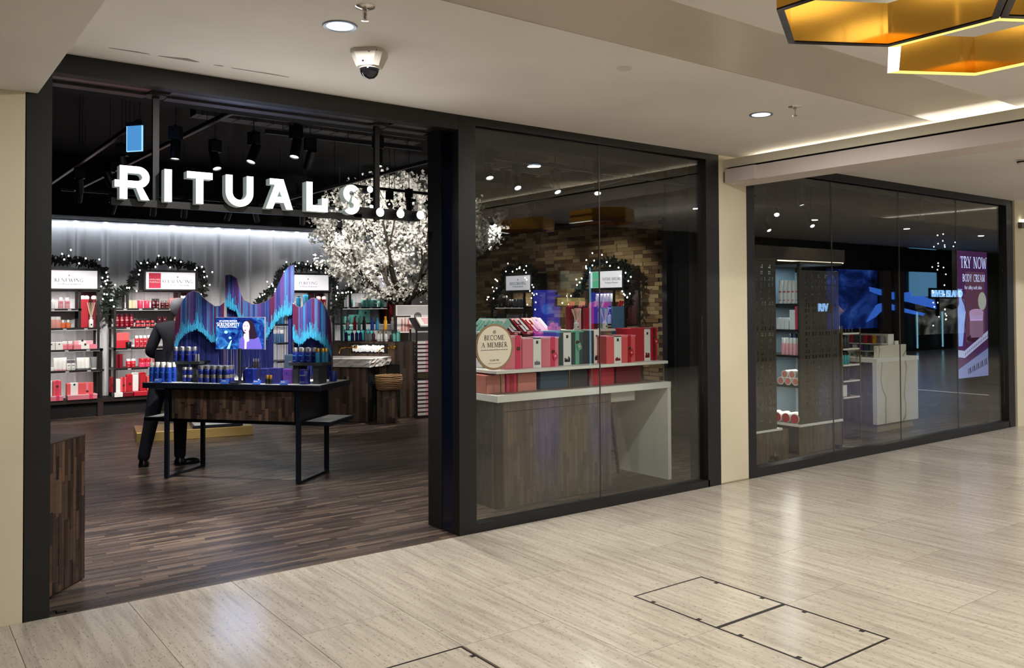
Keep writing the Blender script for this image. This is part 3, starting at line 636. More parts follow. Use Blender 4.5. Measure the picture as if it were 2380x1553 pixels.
for x, y, tg, p, lb in ((4.645, 6.624, (4.4, 5.75, 1.2), 55, 'small lit spotlight nearest the middle post behind the first window'), (5.315, 7.078, (5.0, 5.8, 1.2), 75, 'lit oval spotlight left of a pair behind the first window'),
                        (5.852, 7.085, (5.75, 5.8, 1.2), 75, 'lit oval spotlight right of a pair behind the first window'), (7.62, 10.4, (6.6, 11.0, 1.1), 90, 'bright round spotlight beside the blossom tree in the first window'),
                        (7.4, 10.5, (9.6, 12.4, 1.5), 95, 'dim spotlight beside the bright one near the tree in the first window'), (7.5, 9.6, (9.7, 10.3, 1.5), 95, 'spotlight aimed at the brick wall shelves behind the gift boxes'),
                        (9.937, 7.224, (8.4, 5.9, 1.1), 85, 'lit spotlight above the fretwork screens in the second window'), (11.794, 7.934, (10.8, 6.2, .9), 70, 'lit spotlight above the marble counter in the second window'),
                        (11.829, 8.781, (11.0, 6.5, 0), 0, 'small lit spotlight low above the fretwork shelf in the second window'), (11.803, 6.176, (12.0, 5.6, .3), 40, 'lit spotlight near the far end of the second window')):
    spot(x, y, tg, p, lb, ang_=62)
spot(5.3, 9.3, (6.4, 10.9, .8), 170, 'added black spotlight aimed at the striped box stand', ang_=44)  # extra spot, added because the striped stand was too dim
spot(6.3, 6.9, (5.0, 5.3, 0), 60, 'added spotlight washing the floor behind the first window', ang_=80)  # added wide spot to brighten the floor behind the glass
spot(9.0, 6.2, (9.2, 5.4, 0), 60, 'added spotlight washing the floor behind the second window', ang_=80)  # likewise added, for the floor of the second window
# dark ducts and ceiling cassette up in the void
t = thing('ceiling_duct', 'pale grey flat duct high in the dark shop ceiling', 'duct', (3.6, 8.4, 3.5)); B('body', -1.2, -.1, 0, 1.3, .1, .12, mtl('duct_grey', (92, 92, 98), .5, .5), t)
for k in range(14): B('rib', -1.15 + k * .175, -.104, -.004, -1.13 + k * .175, .104, .124, mtl('duct_rib', (60, 60, 66), .5), t)
t = thing('ceiling_cassette', 'square air conditioning cassette high in the dark ceiling behind the first window', 'air conditioner', (7.2, 9.0, 3.5), .2)
B('body', -.5, -.5, 0, .5, .5, .2, mtl('cassette_grey', (110, 110, 112), .5), t); B('grille', -.28, -.28, -.012, .28, .28, 0, mtl('cassette_grille', (64, 64, 66), .6), t)
for k in range(4):
    a = k * PI / 2; o = B('louvre', -.36, -.45, -.014, .36, -.38, -.002, DARKGAP, t); o.rotation_euler = (0, 0, a)

# ------------------------------------------------------------------ product builders (parts share their meshes)
PMC = {}
def cm_(key, f):
    if key not in PMC: PMC[key] = f()
    return PMC[key]
COL = {'navy': (20, 36, 120), 'blue': (28, 66, 170), 'sky': (52, 130, 190), 'red': (190, 34, 52), 'deepred': (120, 18, 34), 'maroon': (74, 14, 30), 'coral': (222, 92, 96), 'pink': (232, 130, 146), 'hot': (226, 66, 104), 'rose': (240, 176, 186),
       'salmon': (216, 136, 124), 'white': (238, 236, 234), 'cream': (228, 216, 186), 'silver': (200, 200, 205), 'teal': (120, 208, 200), 'aqua': (40, 170, 180), 'green': (110, 176, 152), 'dkgreen': (62, 78, 76), 'grey': (120, 122, 126), 'dark': (34, 30, 32), 'black': (16, 15, 17),
       'orange': (232, 120, 76), 'peach': (228, 160, 148), 'purple': (92, 56, 140), 'yellow': (226, 160, 32), 'cyan': (40, 130, 176), 'charcoal': (58, 60, 64), 'slate': (66, 84, 104), 'gold': (205, 160, 80), 'ink': (40, 38, 40), 'mint': (150, 214, 196), 'indigo': (44, 44, 110), 'steel': (70, 118, 160)}
def pm(c, rough=.38, metal=None):
    if c in ('silver', 'gold') and metal is None: return mtl('product_' + c, COL[c], .28, .85)
    return mtl('product_' + c, COL[c], rough)
def bottle(b, c, r, h, ch=.03, cr=None, sh=.012, label=None):
    cr = cr or r * .85
    bh = h - ch
    P = [('bottle', cm_(('b', b, r, bh, sh, cr), lambda: MB().lathe([(r * .96, 0), (r, .004), (r, bh - sh), (cr * .95, bh)], 12).mesh('bottle', pm(b), True))),
         ('cap', cm_(('c', c, cr, bh, h), lambda: MB().lathe([(cr, bh), (cr, h - .003), (cr * .9, h)], 12).mesh('cap', pm(c), True)))]
    if label: P.append(('print', cm_(('l', label, r, bh), lambda: MB().box(-r * .55, -r * 1.015, bh * .62, r * .55, -r * .8, bh * .70).box(-r * .4, -r * 1.015, bh * .16, r * .4, -r * .8, bh * .21).mesh('print', pm(label)))))
    return P
def gbox(m, w, d, h, lab=None):
    P = [('box', cm_(('g', m, w, d, h), lambda: MB().bbox(-w / 2, -d / 2, 0, w / 2, d / 2, h, min(.004, h * .1)).mesh('box', pm(m))))]
    if lab: P.append(('print', cm_(('gp', lab, w, d, h), lambda: MB().box(-w * .1, -d / 2 - .0015, h * .68, w * .1, -d / 2, h * .68 + w * .18).mesh('print', pm(lab)))))
    return P
def gift(m, w, d, h, band=None, rib=None, bm='white', rm='red', seal=None, tagm=None, art=None, lid=None):
    """gift box with a printed paper band, a ribbon, a wax seal and a hanging card"""
    k = (m, w, d, h, band, rib, bm, rm, seal, tagm, art, lid)
    P = gbox(m, w, d, h)
    wrap = lambda a, b, t, mm, nm: (nm, cm_((nm, k), lambda: MB().box(a, -d / 2 - t, -.0005, b, -d / 2, h + t).box(a, -d / 2, h, b, d / 2, h + t).mesh(nm, pm(mm))))
    if lid: P.append(('lid', cm_(('lid', k), lambda: MB().bbox(-w / 2 - .003, -d / 2 - .003, h - .012, w / 2 + .003, d / 2 + .003, h + .003, .003).mesh('lid', pm(lid)))))
    if band:
        P.append(wrap(band[0], band[1], .003, bm, 'paper_band')); bc, bw_ = (band[0] + band[1]) / 2, band[1] - band[0]
        P.append(('emblem', cm_(('em', k), lambda: MB().box(bc - bw_ * .13, -d / 2 - .0045, h * .8, bc + bw_ * .13, -d / 2 - .003, h * .8 + bw_ * .3).mesh('emblem', pm('ink')))))
        if art:
            def fa():
                mb = MB(); rr = random.Random(int(w * 1e4))
                for q in range(9):
                    x = bc + bw_ * (-.36 + .08 * q); hh = h * rr.uniform(.06, .17); mb.box(x, -d / 2 - .0045, h * .09, x + bw_ * .07, -d / 2 - .003, h * .09 + hh)
                return mb.mesh('printed_bottles', pm(art))
            P.append(('printed_bottles', cm_(('art', k), fa)))
    if rib:
        P.append(wrap(rib[0], rib[1], .005, rm, 'ribbon')); rc = (rib[0] + rib[1]) / 2
        if seal is not None: P.append(('seal', cm_(('se', k), lambda: MB().prism([(rc + .017 * math.cos(2 * PI * q / 14), seal + .017 * math.sin(2 * PI * q / 14)) for q in range(14)], -d / 2 - .011, -d / 2 - .005, frS).mesh('seal', mtl('bronze_seal', (110, 84, 60), .35, .7)))))
        if tagm:
            zz = (seal or h * .5) - .02
            P.append(('card', cm_(('tg', k), lambda: MB().prism([(rc - .012, zz), (rc + .03, zz + .018), (rc + .05, zz - .035), (rc + .01, zz - .062)], -d / 2 - .013, -d / 2 - .011, frS).mesh('card', pm(tagm)))))
            P.append(('card_print', cm_(('tp', k), lambda: MB().prism([(rc + .019 + .01 * math.cos(2 * PI * q / 10), zz - .018 + .01 * math.sin(2 * PI * q / 10)) for q in range(10)], -d / 2 - .0145, -d / 2 - .013, frS).mesh('card_print', pm('rose')))))
    return P
def tube_(b, c, w, h, ch=.02):
    """squeeze tube standing on its cap: round below, flat crimped top"""
    def f():
        vs = []; n = 12
        for j, (t, z) in enumerate(((0, ch), (.4, ch + (h - ch) * .5), (1, h))):
            for k in range(n):
                a = 2 * PI * k / n; vs.append((w * (1 + .12 * t) * math.cos(a), w * (.8 * (1 - t) + .08 * t) * math.sin(a), z))
        fs = [tuple(range(n - 1, -1, -1)), tuple(range(2 * n, 3 * n))] + [(j * n + k, j * n + (k + 1) % n, j * n + n + (k + 1) % n, j * n + n + k) for j in range(2) for k in range(n)]
        return MB().add(vs, fs).mesh('tube', pm(b), True)
    return [('tube', cm_(('t', b, w, h, ch), f)), ('cap', cm_(('tc', c, w, ch), lambda: MB().lathe([(w * .92, 0), (w * .92, ch)], 12, sy=.85).mesh('cap', pm(c))))]
def pump(b, c, r, h):
    bh = h * .78
    return bottle(b, c, r, bh + .012, .012, r * .4, .02) + [('pump_head', cm_(('pu', c, r, h), lambda: MB().lathe([(.004, bh), (.004, h - .012)], 6).box(-.008, -.03, h - .012, .008, .009, h).mesh('pump_head', pm(c))))]
def pouch(b, w, h):
    def f():
        vs = []
        for z, tx, ty in ((0, .9, .9), (h * .4, 1, 1), (h * .8, .95, .6), (h, 1.05, .1)):
            vs += [(-w / 2 * tx, -w * .3 * ty, z), (w / 2 * tx, -w * .3 * ty, z), (w / 2 * tx + (.01 if z == h else 0), w * .3 * ty, z * (1.1 if z == h else 1)), (-w / 2 * tx, w * .3 * ty, z)]
        return MB().add(vs, [(3, 2, 1, 0), (12, 13, 14, 15)] + [(j * 4 + k, j * 4 + (k + 1) % 4, j * 4 + 4 + (k + 1) % 4, j * 4 + 4 + k) for j in range(3) for k in range(4)]).mesh('pouch', pm(b, .25))
    return [('pouch', cm_(('po', b, w, h), f)), ('print', cm_(('pop', w, h), lambda: MB().box(-w * .15, -w * .315, h * .35, w * .15, -w * .3, h * .5).mesh('print', pm('rose'))))]
def diffuser(b, r, h, stick):
    def fs():
        mb = MB()
        for q in range(7): a = q * 2.4; mb.tube([(.004 * math.cos(a), .004 * math.sin(a), h * .8), (.055 * math.cos(a), .03 * math.sin(a), stick)], .0035, 5)
        return mb.mesh('reed_sticks', mtl('pale_reed', (226, 206, 180), .6))
    return [('diffuser_bottle', cm_(('db', b, r, h), lambda: MB().lathe([(r * .95, 0), (r, .004), (r, h * .68), (r * .6, h * .8), (r * .5, h * .84), (r * .66, h * .88), (r * .66, h)], 14).mesh('diffuser_bottle', pm(b), True))),
            ('reed_sticks', cm_(('ds', h, stick), fs)), ('print', cm_(('dp', r, h), lambda: MB().box(-r * .25, -r * 1.02, h * .2, r * .25, -r * .8, h * .36).mesh('print', pm('ink'))))]
def talltube(m, w, h, cap=None):
    P = [('box', cm_(('tt', m, w, h), lambda: MB().lathe([(w / 2, 0), (w / 2, h)], 6).mesh('box', pm(m))))]
    if cap: P.append(('paper_tag', cm_(('ttc', cap, w, h), lambda: MB().prism([(-.035, .0), (.012, .0), (.03, .05), (-.01, .058)], -.003, .003, lambda a, b, d: (a, d - w * .3, h + b)).prism([(.02, .052), (.062, .052), (.042, 0)], -.003, .003, lambda a, b, d: (a, d - w * .2, h + b)).mesh('paper_tag', [pm(cap)]))))
    return P
def prod(parts, name, cat, label, loc, rz=0, group=None, tilt=0):
    o = put(name, parts[0][1], None, loc); o.rotation_euler = (tilt, 0, rz); tag(o, label, cat, group)
    for n_, me in parts[1:]: put(n_, me, o)
    return o
class XF:
    def __init__(s, x, y, rz): s.x, s.y, s.rz = x, y, rz; s.c, s.s = math.cos(rz), math.sin(rz)
    def __call__(s, u, v, z): return (s.x + u * s.c - v * s.s, s.y + u * s.s + v * s.c, z)
    def put(s, parts, name, cat, label, u, v, z, group=None, rz=0, tilt=0): return prod(parts, name, cat, label, s(u, v, z), s.rz + rz, group, tilt)
    def row(s, parts, name, cat, label, us, v, z, group, dv=0, rz=0, deep=''):
        """dv: the row runs away from the viewer, front one first; else from left to right"""
        for k, u in enumerate(us): s.put(parts, name, cat, label + ', ' + (deep + (' front' if k == 0 else ' back') if deep else ORD[k] + ' from left'), u, v + dv * k, z, group, rz)

# ------------------------------------------------------------------ central display table
TA = math.radians(-49.4); T = XF(2.2, 8.56, TA)
STEEL = mtl('dark_steel_blue_reflection', (38, 44, 58), .32, .5); TABTOP = mtl('white_table_inlay', (232, 234, 236), .35)  # blue cast of the dark steel is a reflection put into its colour
t = thing('display_table', 'dark steel framed display table with a wooden drawer front in mid shop', 'table', (2.2, 8.56, 0), TA)
MB().bbox(-.25, -.02, .865, 1.62, .65, .916, .004).build('tabletop', STEEL, t); B('inlay', -.22, .015, .916, 1.59, .62, .9185, TABTOP, t)
lower = MB().bbox(-.32, .1, .53, 1.66, .64, .566, .004).build('lower_shelf', STEEL, t); B('inlay', -.29, .13, .566, .02, .61, .568, TABTOP, t); B('inlay', 1.40, .13, .566, 1.63, .61, .568, TABTOP, t)
for u in (-.02, 1.36):
    MB().box(u, 0, 0, u + .04, .03, .865).build('leg', STEEL, t); MB().box(u, .6, 0, u + .04, .63, .865).build('leg', STEEL, t); B('floor_bar', u, .03, 0, u + .04, .6, .025, STEEL, t)
B('drawer_box', .03, .012, .567, 1.36, .6, .865, mtl('drawer_black', (20, 22, 28), .4), t)
fr_ = B('drawer_front', .06, 0.004, .575, 1.345, .012, .855, BLKM, t)
st = MB().box(0, -.006, 0, 1, 0, 1).mesh('strip', WOOD)
def strips(parent, u0, u1, z0, z1, v, w=.032, rz=0, off=(0, 0), mesh=None, lo=.1, hi=.24):
    """vertical wood strips with staggered ends, each its own piece"""
    u = u0
    while u < u1 - .004:
        z = z0; first = True; ww = min(w, u1 - u)
        while z < z1 - .003:
            ln = min(R.uniform(lo, hi) * (R.random() if first else 1) + .03, z1 - z); first = False
            o = put('strip', mesh or st, parent, (u if not rz else off[0], v if not rz else off[1], z), rz, (ww - .001, R.uniform(.7, 1.2), ln - .001))
            if rz: o.location = (off[0] + math.cos(rz) * u, off[1] + math.sin(rz) * u, z)
            z += ln
        u += w
strips(fr_, .062, 1.343, .577, .853, .004, .034)

# ---- fringe of hanging threads behind the products
fg = thing('thread_fringe', 'wavy blue and purple thread fringe hung on wire arches behind the table products', 'decoration', (2.2, 8.56, .0), TA)
p1 = [(-.223, 1.29), (-.219, 1.4), (-.19, 1.576), (-.125, 1.708), (-.071, 1.778), (-.003, 1.808), (.061, 1.79), (.119, 1.728), (.168, 1.693), (.241, 1.649), (.299, 1.653), (.343, 1.688)]
p2 = [(.342, 1.966), (.395, 1.969), (.463, 1.93), (.515, 1.773), (.544, 1.713), (.63, 1.669), (.697, 1.669), (.79, 1.694), (.87, 1.745), (.931, 1.873), (.992, 1.992), (1.038, 2.043), (1.094, 2.063)]
p3 = [(1.099, 1.68), (1.141, 1.646), (1.187, 1.633), (1.233, 1.666), (1.26, 1.7), (1.297, 1.725), (1.348, 1.725), (1.403, 1.691), (1.462, 1.606), (1.498, 1.51), (1.511, 1.32)]
b1 = [(-.23, 1.18), (-.213, 1.202), (-.159, 1.313), (-.09, 1.387), (.018, 1.427), (.091, 1.405), (.15, 1.34), (.203, 1.301), (.252, 1.297), (.344, 1.298)]
b2 = [(.343, 1.653), (.458, 1.609), (.506, 1.51), (.6, 1.36), (.721, 1.317), (.801, 1.326), (.847, 1.416), (.909, 1.505), (.946, 1.548), (1.085, 1.578), (1.095, 1.58)]
b3 = [(1.043, 1.378), (1.099, 1.327), (1.173, 1.268), (1.251, 1.328), (1.292, 1.357), (1.37, 1.32), (1.453, 1.257), (1.507, 1.169), (1.52, 1.12)]
def itp(c, u):
    for (a, za), (b, zb) in zip(c[:-1], c[1:]):
        if a <= u <= b: return za + (zb - za) * (u - a) / max(b - a, 1e-6)
    return c[0][1] if u < c[0][0] else c[-1][1]
TH = [mtl('thread_' + n, c, .45) for n, c in (('navy', (52, 60, 128)), ('purple', (96, 72, 138)), ('maroon', (98, 40, 78)), ('steel', (86, 118, 176)), ('blue', (52, 130, 190)), ('cyan', (70, 178, 224)), ('deep', (26, 34, 92)))]
for pc, bc, vv in ((p1, b1, .44), (p2, b2, .47), (p3, b3, .44)):
    mb = MB(); u = pc[0][0] + .003; run = 0; ci = 0
    while u < pc[-1][0]:
        if run <= 0: ci = R.choice((0, 1, 1, 2, 3, 3, 4, 0, 0)) if pc[0][0] + .05 < u < pc[-1][0] - .05 or pc is p2 else 2; run = R.randint(1, 5)
        run -= 1
        for q in range(2):
            vq = vv + q * .012 + R.uniform(-.003, .003); zt = itp(pc, u); zb = itp(bc, u) + R.uniform(-.018, .012); r = .0028
            if zt - zb < .03: continue
            zc = zb + min(.05 + abs(R.gauss(0, .06)), (zt - zb) * .45); jx = R.uniform(-.004, .004)
            mb.tube([(u, vq, zt), (u + jx * .5, vq, zc)], r, 4, ci); mb.tube([(u + jx * .5, vq, zc), (u + jx, vq, zb)], r, 4, 5)
        u += .0052
    stuff(mb.build('colour_threads', TH, fg))
mb = MB(); u = -.2
while u < 1.5:
    pc, bc = (p1, b1) if u < .343 else (p2, b2) if u < 1.097 else (p3, b3)
    if not .86 < u < 1.02 or R.random() < .12:
        zt = itp(bc, u) + .1; mb.tube([(u, .50, zt), (u + R.uniform(-.004, .004), .50, .93 + R.uniform(0, .06))], .0030, 4, R.choice((6, 6, 6, 0)))
    u += .0034
stuff(mb.build('navy_threads', TH, fg))
for pc, vv in ((p1, .45), (p2, .48), (p3, .45)):
    pp = [(a, vv, z + .003) for a, z in pc]; MB().tube([(pc[0][0], vv, .92)] + pp + [(pc[-1][0], vv, .92)], .0035, 5).build('wire_arch', mtl('pale_wire', (150, 128, 140), .35, .6), fg)

# ---- screen on a stand
t = thing('video_screen', 'small lit screen on a pole stand showing the SERENDIPITY advert with a dark haired person', 'screen', T(.715, .12, .9185), TA)
SC = screen_mat('advert_screen', [(.3, (10, 14, 70)), (.48, (34, 70, 170)), (.62, (60, 140, 220)), (.75, (140, 230, 250))], (7, 1, 9), 1.0, 1.6)
B('bezel', -.262, 0, .318, .262, .02, .63, mtl('screen_rim', (190, 192, 214), .3, .5), t); B('display', -.257, -.002, .322, .257, 0, .624, SC, t)
MB().lathe([(.014, 0), (.014, .33)], 10).build('pole', GREYM, t); MB().lathe([(.115, 0), (.115, .008), (.1, .012), (.02, .018)], 28).build('base', GREYM, t)
EM = lambda n, c, s=1.0: mtl('lit_' + n, c, .5, emit=s)
fs_ = lambda a, b, d: (a, -.002 - d, b)
LT = EM('white_text', (250, 252, 255), 1.6)
text('lettering', 'NY LIMITED EDITION', .020, LT, t, (-.125, -.0035, .585), (PI / 2, 0, 0), .0005); serif('lettering', 'SERENDIPITY', .032, LT, t, (-.125, -.002, .544), (1, 0, 0), (0, 0, 1), (0, -1, 0), .0015, width=.245); text('lettering', 'dip into the mood of serendipity', .014, LT, t, (-.125, -.0035, .53), (PI / 2, 0, 0), .0005)
ell = lambda cx, cz, rx, rz, n=18: [(cx + rx * math.cos(2 * PI * k / n), cz + rz * math.sin(2 * PI * k / n)) for k in range(n)]
MB().prism([(.02, .33), (.03, .45), (.04, .54), (.075, .6), (.12, .6), (.155, .55), (.18, .46), (.19, .36), (.14, .323)], 0, .0008, fs_).build('pictured_hair', EM('hair', (40, 24, 44), .5), t)
MB().prism([(-.01, .324), (.0, .42), (.03, .45), (.06, .42), (.15, .42), (.2, .44), (.23, .36), (.235, .324)], .0008, .0014, fs_).build('pictured_jacket', EM('jacket', (104, 92, 190), .8), t)
MB().prism(ell(.068, .535, .038, .055), .0014, .0022, fs_).prism([(.06, .48), (.095, .5), (.1, .4), (.075, .39)], .0014, .002, fs_).build('pictured_face', EM('skin', (236, 196, 216), .9), t)
MB().prism([(.045, .47), (.075, .475), (.085, .44), (.075, .4), (.07, .324), (.05, .324), (.052, .4), (.04, .44)], .0022, .003, fs_).build('pictured_hand', EM('skin', (236, 196, 216)), t)
MB().prism(ell(.052, .546, .008, .004, 8), .0022, .003, fs_).prism(ell(.082, .544, .008, .004, 8), .0022, .003, fs_).prism(ell(.058, .503, .011, .005, 8), .0022, .003, fs_).build('pictured_features', EM('features', (120, 60, 100), .6), t)
MB().prism(ell(-.148, .485, .018, .014), 0, .0008, fs_).prism(ell(-.105, .43, .014, .012), 0, .0008, fs_).prism([(-.14, .324), (-.1, .4), (-.085, .41), (-.11, .324)], 0, .0008, fs_).build('pictured_lights', EM('aqua', (150, 240, 250), 1.2), t)
lamp('screen_glow', 'AREA', T(.715, .09, 1.39), 2.0, (.45, .6, 1), T(.715, -2, 1.2), .5, .3)
# ---- products on the table
RS = mtl('riser_dark', (52, 54, 58), .4)
for u0, lb in ((-.02, 'dark grey riser bench with blue bottles at the left end of the table'), (1.265, 'dark grey riser bench with bottles at the right end of the table')):
    t = thing('riser', lb, 'riser', T(u0, .1, .9185), TA)
    MB().box(-.03, 0, .172, .31, .2, .2).build('top', RS, t)
    for a in (.03, .235): B('leg', a - .02, .01, 0, a + .035, .19, .172, RS, t)
zt = .9185; zr = zt + .2
nb_ = bottle('navy', 'silver', .024, .14, .04, .022, label='silver')
for k in range(3): T.row(nb_, 'bottle', 'bottle', 'navy bottle on the riser by the person', [.02 + .072 * k, .045 + .072 * k], .125, zr, 'navy bottles on the left riser', .055, 0, ORD[k] + ' column')
T.row(bottle('silver', 'silver', .012, .07, .02), 'bottle', 'bottle', 'tiny silver bottle at the end of the riser by the person', [.235, .262], .13, zr, 'tiny silver bottles')
sb = bottle('blue', 'white', .026, .19, .045, .022, .016, label='sky')
for k in range(4):
    T.row(sb, 'bottle', 'bottle', 'white capped blue spray bottle on the table', [-.19 + .062 * k, -.175 + .062 * k], .05, zt, 'blue spray bottles', .065, 0, ORD[k] + ' column')
for k in range(2):
    for z in (0, .075): T.put(bottle('navy', 'silver', .024, .068, .026, .024), 'jar', 'jar', 'small navy jar under the riser, %s of the %s stack' % ('top' if z else 'bottom', ORD[k]), .13 + .055 * k, .11, zt + z, 'jars under the left riser')
jr = bottle('navy', 'silver', .032, .082, .034, .031, .003, label='slate')
for u in range(5):
    for v in range(2):
        for z in range(2): T.put(jr, 'jar', 'jar', 'navy jar in the block by the screen: %s column, %s row, %s layer' % (ORD[u], ('front', 'back')[v], ('lower', 'upper')[z]), .335 + .068 * u, .07 + .07 * v, zt + .083 * z, 'jars stacked left of the screen')
for u, w, c, lb in ((.855, .09, 'navy', 'first'), (.98, .085, 'indigo', 'second'), (1.115, .1, 'indigo', 'third'), (1.225, .09, 'purple', 'fourth')):
    T.put(gbox(c, w, .09, .14 if w < .1 else .15, 'blue'), 'box', 'box', '%s dark blue carton from the screen pole toward the right riser' % lb, u, .13 if lb in ('second', 'fourth') else .09, zt)
for u in (.70, .765): T.put(bottle('purple', 'silver', .03, .14, .03), 'bottle', 'bottle', 'violet bottle half hidden behind the screen pole', u, .26, zt, 'violet bottles behind the screen pole')
for k, u in enumerate((1.045, 1.08)): T.put(bottle('black', 'gold', .019, .085, .035), 'bottle', 'bottle', '%s small black and gold bottle before the dark blue cartons' % ORD[k], u, .045, zt, 'black and gold bottles')
bb = bottle('navy', 'silver', .025, .14, .04, .021, label='sky')
for k in range(3): T.row(bb, 'bottle', 'bottle', 'navy bottle on the riser far from the person', [1.29 + .072 * k, 1.315 + .072 * k, ], .13, zr, 'navy bottles on the right riser', .06, 0, ORD[k] + ' column')
T.row(bottle('cyan', 'gold', .022, .135, .038, .019), 'bottle', 'bottle', 'teal blue bottle with copper cap on the right end riser', [1.505, 1.535, 1.55], .16, zr, 'copper capped bottles', .04)
T.put(bottle('navy', 'indigo', .05, .14, .012, .05, .004, label='grey'), 'candle', 'candle', 'wide dark blue candle glass under the right riser', 1.4, .1, zt)
T.put(bottle('navy', 'indigo', .036, .1, .01, .036, .004), 'candle', 'candle', 'dark blue candle glass at the far right end of the table', 1.54, .42, zt)
T.put(gbox('slate', .12, .1, .26, 'grey'), 'box', 'box', 'tall slate carton behind the cartons and the right riser', 1.14, .36, zt)
T.put(gbox('grey', .16, .08, .115), 'display_block', 'block', 'pale grey block behind the dark blue cartons', 1.0, .34, zt)
for u in (.74, .765, .79): T.put(bottle('dark', 'silver', .01, .2, .03, .006), 'bottle', 'bottle', 'slim bottle with silver top behind the screen pole', u, .33, zt + .02, 'slim bottles behind the screen')
for k, u in enumerate((-.1, .62, .955, 1.235)): T.put([('price_card', cm_('pc', lambda: MB().add([(-.04, 0, 0), (.04, 0, 0), (.04, .022, .038), (-.04, .022, .038), (-.04, .004, 0), (.04, .004, 0), (.04, .026, .038), (-.04, .026, .038)], [(0, 1, 2, 3), (4, 7, 6, 5), (0, 4, 5, 1), (3, 2, 6, 7), (0, 3, 7, 4), (1, 5, 6, 2)]).mesh('price_card', mtl('blue_card', (46, 84, 170), .4)))), ('print', cm_('pcp', lambda: MB().box(-.03, .008, .02, .01, .012, .028).mesh('print', pm('white'))))],
        'price_card', 'card', '%s small blue price card from left on the table front edge' % ORD[k], u, .0, zt, 'blue price cards on the table')

# ------------------------------------------------------------------ person standing behind the table, seen from the back
def skin_mesh(name, pts, edges, root, m, lvl=2):
    """pts: (x,y,z,rx,ry); grown with a Skin modifier, then frozen into one mesh"""
    me = bpy.data.meshes.new(name); me.from_pydata([p[:3] for p in pts], edges, []); o = bpy.data.objects.new(name, me); C.objects.link(o)
    sk = o.modifiers.new('skin', 'SKIN'); sk.use_smooth_shade = True
    for i, p in enumerate(pts):
        v = me.skin_vertices[0].data[i]; v.radius = (p[3], p[4] if len(p) > 4 else p[3]); v.use_root = i == root
    sb_ = o.modifiers.new('sub', 'SUBSURF'); sb_.levels = sb_.render_levels = lvl
    dg = bpy.context.evaluated_depsgraph_get(); dg.update()
    out = bpy.data.meshes.new_from_object(o.evaluated_get(dg)); bpy.data.objects.remove(o); bpy.data.meshes.remove(me)
    out.name = name; out.materials.clear(); out.materials.append(m); out.polygons.foreach_set('use_smooth', [True] * len(out.polygons)); return out
SUIT = mtl('navy_suit_cloth', (16, 19, 36), .8); SKIN = mtl('skin', (206, 156, 132), .55); HAIR = mtl('grey_hair', (120, 120, 128), .7); SHOE = mtl('black_leather', (12, 12, 13), .3)
# local frame: x to the person's right, y forward; origin between the feet
pts = [(.05, 0, .93, .155, .12), (.085, .0, 1.08, .15, .115), (.11, .015, 1.26, .165, .12), (.125, .02, 1.40, .16, .105), (.135, .03, 1.50, .075, .07),
       (-.055, .0, .88, .105), (-.12, -.015, .50, .078), (-.185, -.06, .12, .062), (-.19, -.06, .05, .066),
       (.145, .0, .88, .105), (.15, .05, .50, .078), (.145, .05, .12, .062), (.145, .05, .05, .066),
       (-.065, .02, 1.42, .068), (-.14, -.05, 1.17, .058), (-.07, .17, 1.13, .045), (.0, .26, 1.17, .038),
       (.315, .02, 1.42, .068), (.395, -.03, 1.17, .058), (.315, .17, 1.12, .045), (.245, .27, 1.16, .038)]
ed = [(0, 1), (1, 2), (2, 3), (3, 4), (0, 5), (5, 6), (6, 7), (7, 8), (0, 9), (9, 10), (10, 11), (11, 12), (3, 13), (13, 14), (14, 15), (15, 16), (3, 17), (17, 18), (18, 19), (19, 20)]
pr_ = put('person', skin_mesh('person', pts, ed, 0, SUIT), None, (2.37, 9.29, 0), -.55)
tag(pr_, 'person with grey hair in a dark navy suit, back turned, standing behind the display table', 'person')
# jacket skirt closing over the hips
MB().lathe([(.178, .80), (.182, .86), (.172, .98), (.162, 1.08), (.168, 1.2)], 20, .065, 0, cap=False, sy=.8).build('jacket_hem', SUIT, pr_, True)
hd = MB(); prof = [(.001, 1.735), (.045, 1.728), (.075, 1.70), (.086, 1.66), (.084, 1.615), (.076, 1.575), (.062, 1.545), (.04, 1.53)]
hd.lathe(list(reversed(prof)), 18, 0, .045, sy=1.14); hd.lathe([(.052, 1.46), (.05, 1.56)], 14, 0, .02)
hd.add([(-.012, .138, 1.61), (.012, .138, 1.61), (0, .165, 1.612), (0, .135, 1.65)], [(0, 1, 2), (0, 2, 3), (1, 3, 2), (0, 3, 1)])
for sx in (-1, 1): hd.lathe([(.001, -.03), (.014, -.018), (.016, .005), (.012, .022), (.001, .028)], 8, 0, 0); n0 = len(hd.v) - 40; hd.v[n0:] = [(sx * .086 + x * .5, .04 + y, 1.625 + z) for x, y, z in hd.v[n0:]]
hd = hd.build('head', SKIN, pr_, True, (.14, 0, 0))
MB().lathe([(.05, 1.545), (.072, 1.575), (.086, 1.615), (.091, 1.66), (.082, 1.708), (.05, 1.737), (.001, 1.745)], 18, .14, .025, sy=1.1, cap=False).build('hair', HAIR, pr_, True)
mb = MB()
for sx in (-1, 1): mb.lathe([(.001, -.006), (.006, 0), (.001, .006)], 8); k = len(mb.v) - 24; mb.v[k:] = [(sx * .03 + x, .13 + y, 1.64 + z) for x, y, z in mb.v[k:]]
mb.box(-.02, .128, 1.572, .02, .134, 1.578).build('eyes_and_mouth', mtl('face_dark', (70, 40, 38), .5), hd)
MB().lathe([(.056, 1.475), (.056, 1.50)], 16, 0, .022, cap=False).build('collar', WHITEM, pr_, False, (.13, 0, 0))
